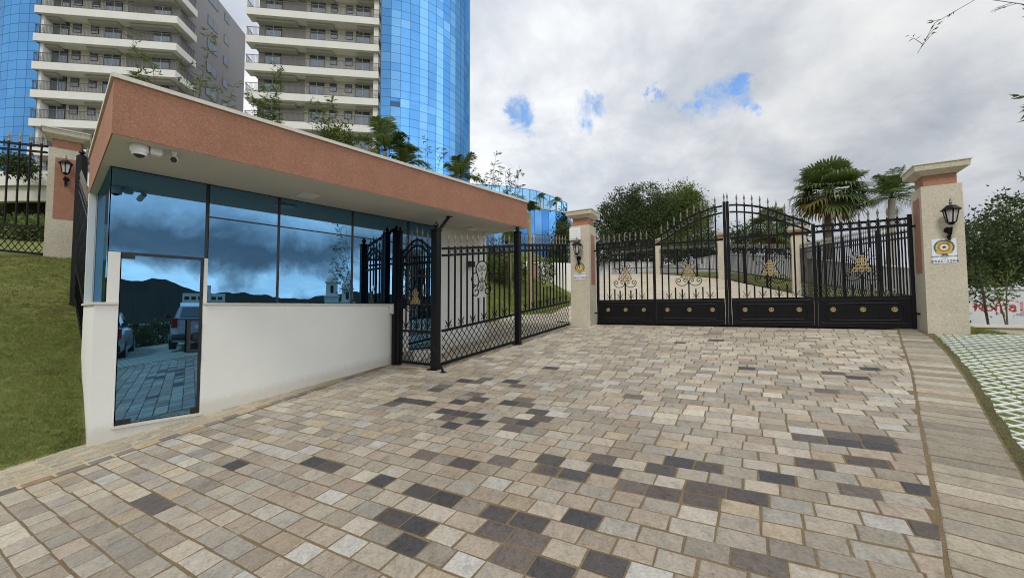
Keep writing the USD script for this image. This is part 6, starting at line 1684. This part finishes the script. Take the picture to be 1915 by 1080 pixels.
# ------------------------------------------------------------------ the town across the valley, mirrored in the guardhouse
def polar(az, dist, z=0.0, o=(-10.56, 9.24)): return np.array([o[0] + dist * math.sin(math.radians(az)), o[1] + dist * math.cos(math.radians(az)), z])


MT['hill'] = leafy('hill_forest', (0.006, 0.010, 0.006), (0.022, 0.032, 0.016), rough=0.9, trans=0.05)
MT['far_white'] = plain('far_white', (0.6, 0.6, 0.58), 0.8, var=0.06, scale=0.1); MT['far_roof'] = plain('far_roof', (0.2, 0.1, 0.07), 0.8); MT['church_stone'] = plain('church_stone', (0.58, 0.58, 0.55), 0.8, var=0.08, scale=0.3)


def hill(name, az0, az1, dist, prof, label, seed):
    az = np.linspace(az0, az1, 140); rows = []
    for k, (fr, dd) in enumerate(((0.0, -160), (0.35, -90), (0.75, -35), (1.0, 0), (0.7, 80), (0.0, 260))):
        h = np.interp(az, [p[0] for p in prof], [p[1] for p in prof]); nz = meshkit.fbm(np.c_[az * 0.9, np.full_like(az, k * 1.7), np.full_like(az, seed)], 5, seed)
        rows.append([polar(a, dist + dd + 40 * (z - 0.5), -28 + fr * (dist * math.tan(math.radians(hh)) + 28 + (z - 0.5) * 14)) for a, hh, z in zip(az, h, nz)])
    v = np.array(rows).reshape(-1, 3); m = len(az); i = np.arange(m * 6).reshape(6, m); q = np.stack([i[:-1, :-1], i[:-1, 1:], i[1:, 1:], i[1:, :-1]], -1).reshape(-1, 4)
    single(name, (v, q), MT['hill'], label, kind='structure', smooth=False)


hill('hill', 117, 170, 620, [(112, 0.2), (117, 1.3), (119.5, 2.1), (122, 3.1), (123.6, 3.45), (127, 3.2), (133, 2.6), (145, 3.2), (158, 2.2), (170, 0.5)], 'wooded hill across the valley, mirrored in the glass door', 2)
hill('hill', 84, 124, 950, [(84, 0.3), (92, 1.7), (99, 2.1), (104, 2.25), (107, 1.7), (109.5, 1.4), (113, 1.75), (116, 2.05), (120, 1.7), (124, 0.8)], 'long wooded ridge behind the church towers', 3)
hill('hill', 160, 235, 900, [(160, 1.0), (172, 2.0), (190, 2.6), (205, 1.8), (220, 2.4), (235, 0.8)], 'ridge across the valley behind the camera', 4)

c = polar(122.6, 62, -3.4); ex = np.array([math.sin(math.radians(32)), math.cos(math.radians(32)), 0]); ey = np.cross(Z3, ex)
t = Thing('low_building', c, 'low flat white building down the slope, mirrored beside the car', 'building')
t.part('wall', MB().box(c - ex * 5 + [0, 0, -1], ex * 7.5, ey * 5, [0, 0, 4.2]), MT['far_white']); t.part('wall', MB().box(c - ex * 9 + ey * 0.5 + [0, 0, -1], ex * 3.95, ey * 5, [0, 0, 5.2]), MT['far_white'], 'taller block'); t.part('roof', MB().box(c - ex * 5 + ey * -0.2 + [0, 0, 3.21], ex * 7.8, ey * 5.4, [0, 0, 0.3]), MT['far_roof'])
for s in (-3.5, 0.5):
    t.part('window', MB().box(c + ex * s - ey * 0.03 + [0, 0, 0.9], ex * 0.8, ey * 0.028, [0, 0, 0.9]), MT['frame_black'])
c = polar(119.4, 240, -22); ex = np.array([math.sin(math.radians(29.4)), math.cos(math.radians(29.4)), 0]); ey = np.array([ex[1], -ex[0], 0]) * -1
t = Thing('apartment_block', c, 'pale apartment block below the hill, mirrored by the door jamb', 'building')
t.part('wall', MB().box(c - ex * 8 + [0, 0, 0], ex * 16, ey * -9, [0, 0, 31.2]), MT['far_white']); t.part('stair_tower', MB().box(c - ex * 1.6 + ey * 0.4, ex * 4.0, ey * -6, [0, 0, 35.0]), MT['far_white'])
for k in range(6):
    for j in range(6):
        x = -7.3 + 2.5 * j
        t.part('window', MB().box(c + ex * x + ey * 0.02 + [0, 0, 13.2 + 3 * k], ex * 1.7, ey * 0.05, [0, 0, 1.5]), MT['frame_black'])
ch = Thing('church', polar(105.3, 160, -18), 'white church with two domed towers and spires, mirrored in the third window', 'church')
for i, (az, top) in enumerate(((106.2, 0.0), (104.35, -2.2))):
    o = polar(az, 160, top)
    sq = lambda h0, z0, h1, z1: frustum(MB(), o * [1, 1, 0], ex_, ey_, h0, h1, z0 + top, z1 + top)
    ex_ = np.array([math.sin(math.radians(15.3)), math.cos(math.radians(15.3)), 0]); ey_ = np.cross(Z3, ex_)
    tt = ch.part('tower', sq(2.3, -20, 2.3, 6.0), MT['church_stone']); ch.part('cornice', sq(2.6, 6.0, 2.6, 6.5), MT['church_stone'], under=tt); ch.part('belfry', sq(1.95, 6.5, 1.85, 11.0), MT['church_stone'], under=tt)
    ch.part('cornice', sq(2.2, 11.0, 2.2, 11.4), MT['church_stone'], under=tt)
    oo = o * [1, 1, 0] + [0, 0, top]
    ch.part('dome', MB().lathe([(1.9, 11.4), (2.0, 12.2), (1.7, 13.2), (1.0, 14.1), (0.6, 14.5), (0.65, 15.2), (0.4, 15.6), (0.12, 17.5), (0.0, 19.2)], oo, 12), MT['church_stone'], under=tt, smooth=40)
    fx = polar(az, 160) - polar(az, 159); fx = -fx / np.linalg.norm(fx); sx = np.cross(fx, Z3)
    ch.part('opening', MB().box(oo + fx * 2.02 - sx * 0.45 + [0, 0, 7.4], sx * 0.9, fx * 0.1, [0, 0, 2.6]), MT['dark_inside'], under=tt)
o = polar(105.3, 163); ch.part('nave', MB().box(o - ex_ * 4.6 + [0, 0, -20], ex_ * 9.2, ey_ * -20, [0, 0, 20.0]), MT['church_stone'])
rf = MB().add(np.array([o - ex_ * 4.8, o + ex_ * 4.8, o + [0, 0, 4.2], o - ex_ * 4.8 - ey_ * 20, o + ex_ * 4.8 - ey_ * 20, o - ey_ * 20 + [0, 0, 4.2]]), [[0, 1, 2], [3, 5, 4], [0, 2, 5], [0, 5, 3], [1, 4, 5], [1, 5, 2]]); ch.part('roof', rf, MT['far_roof'])
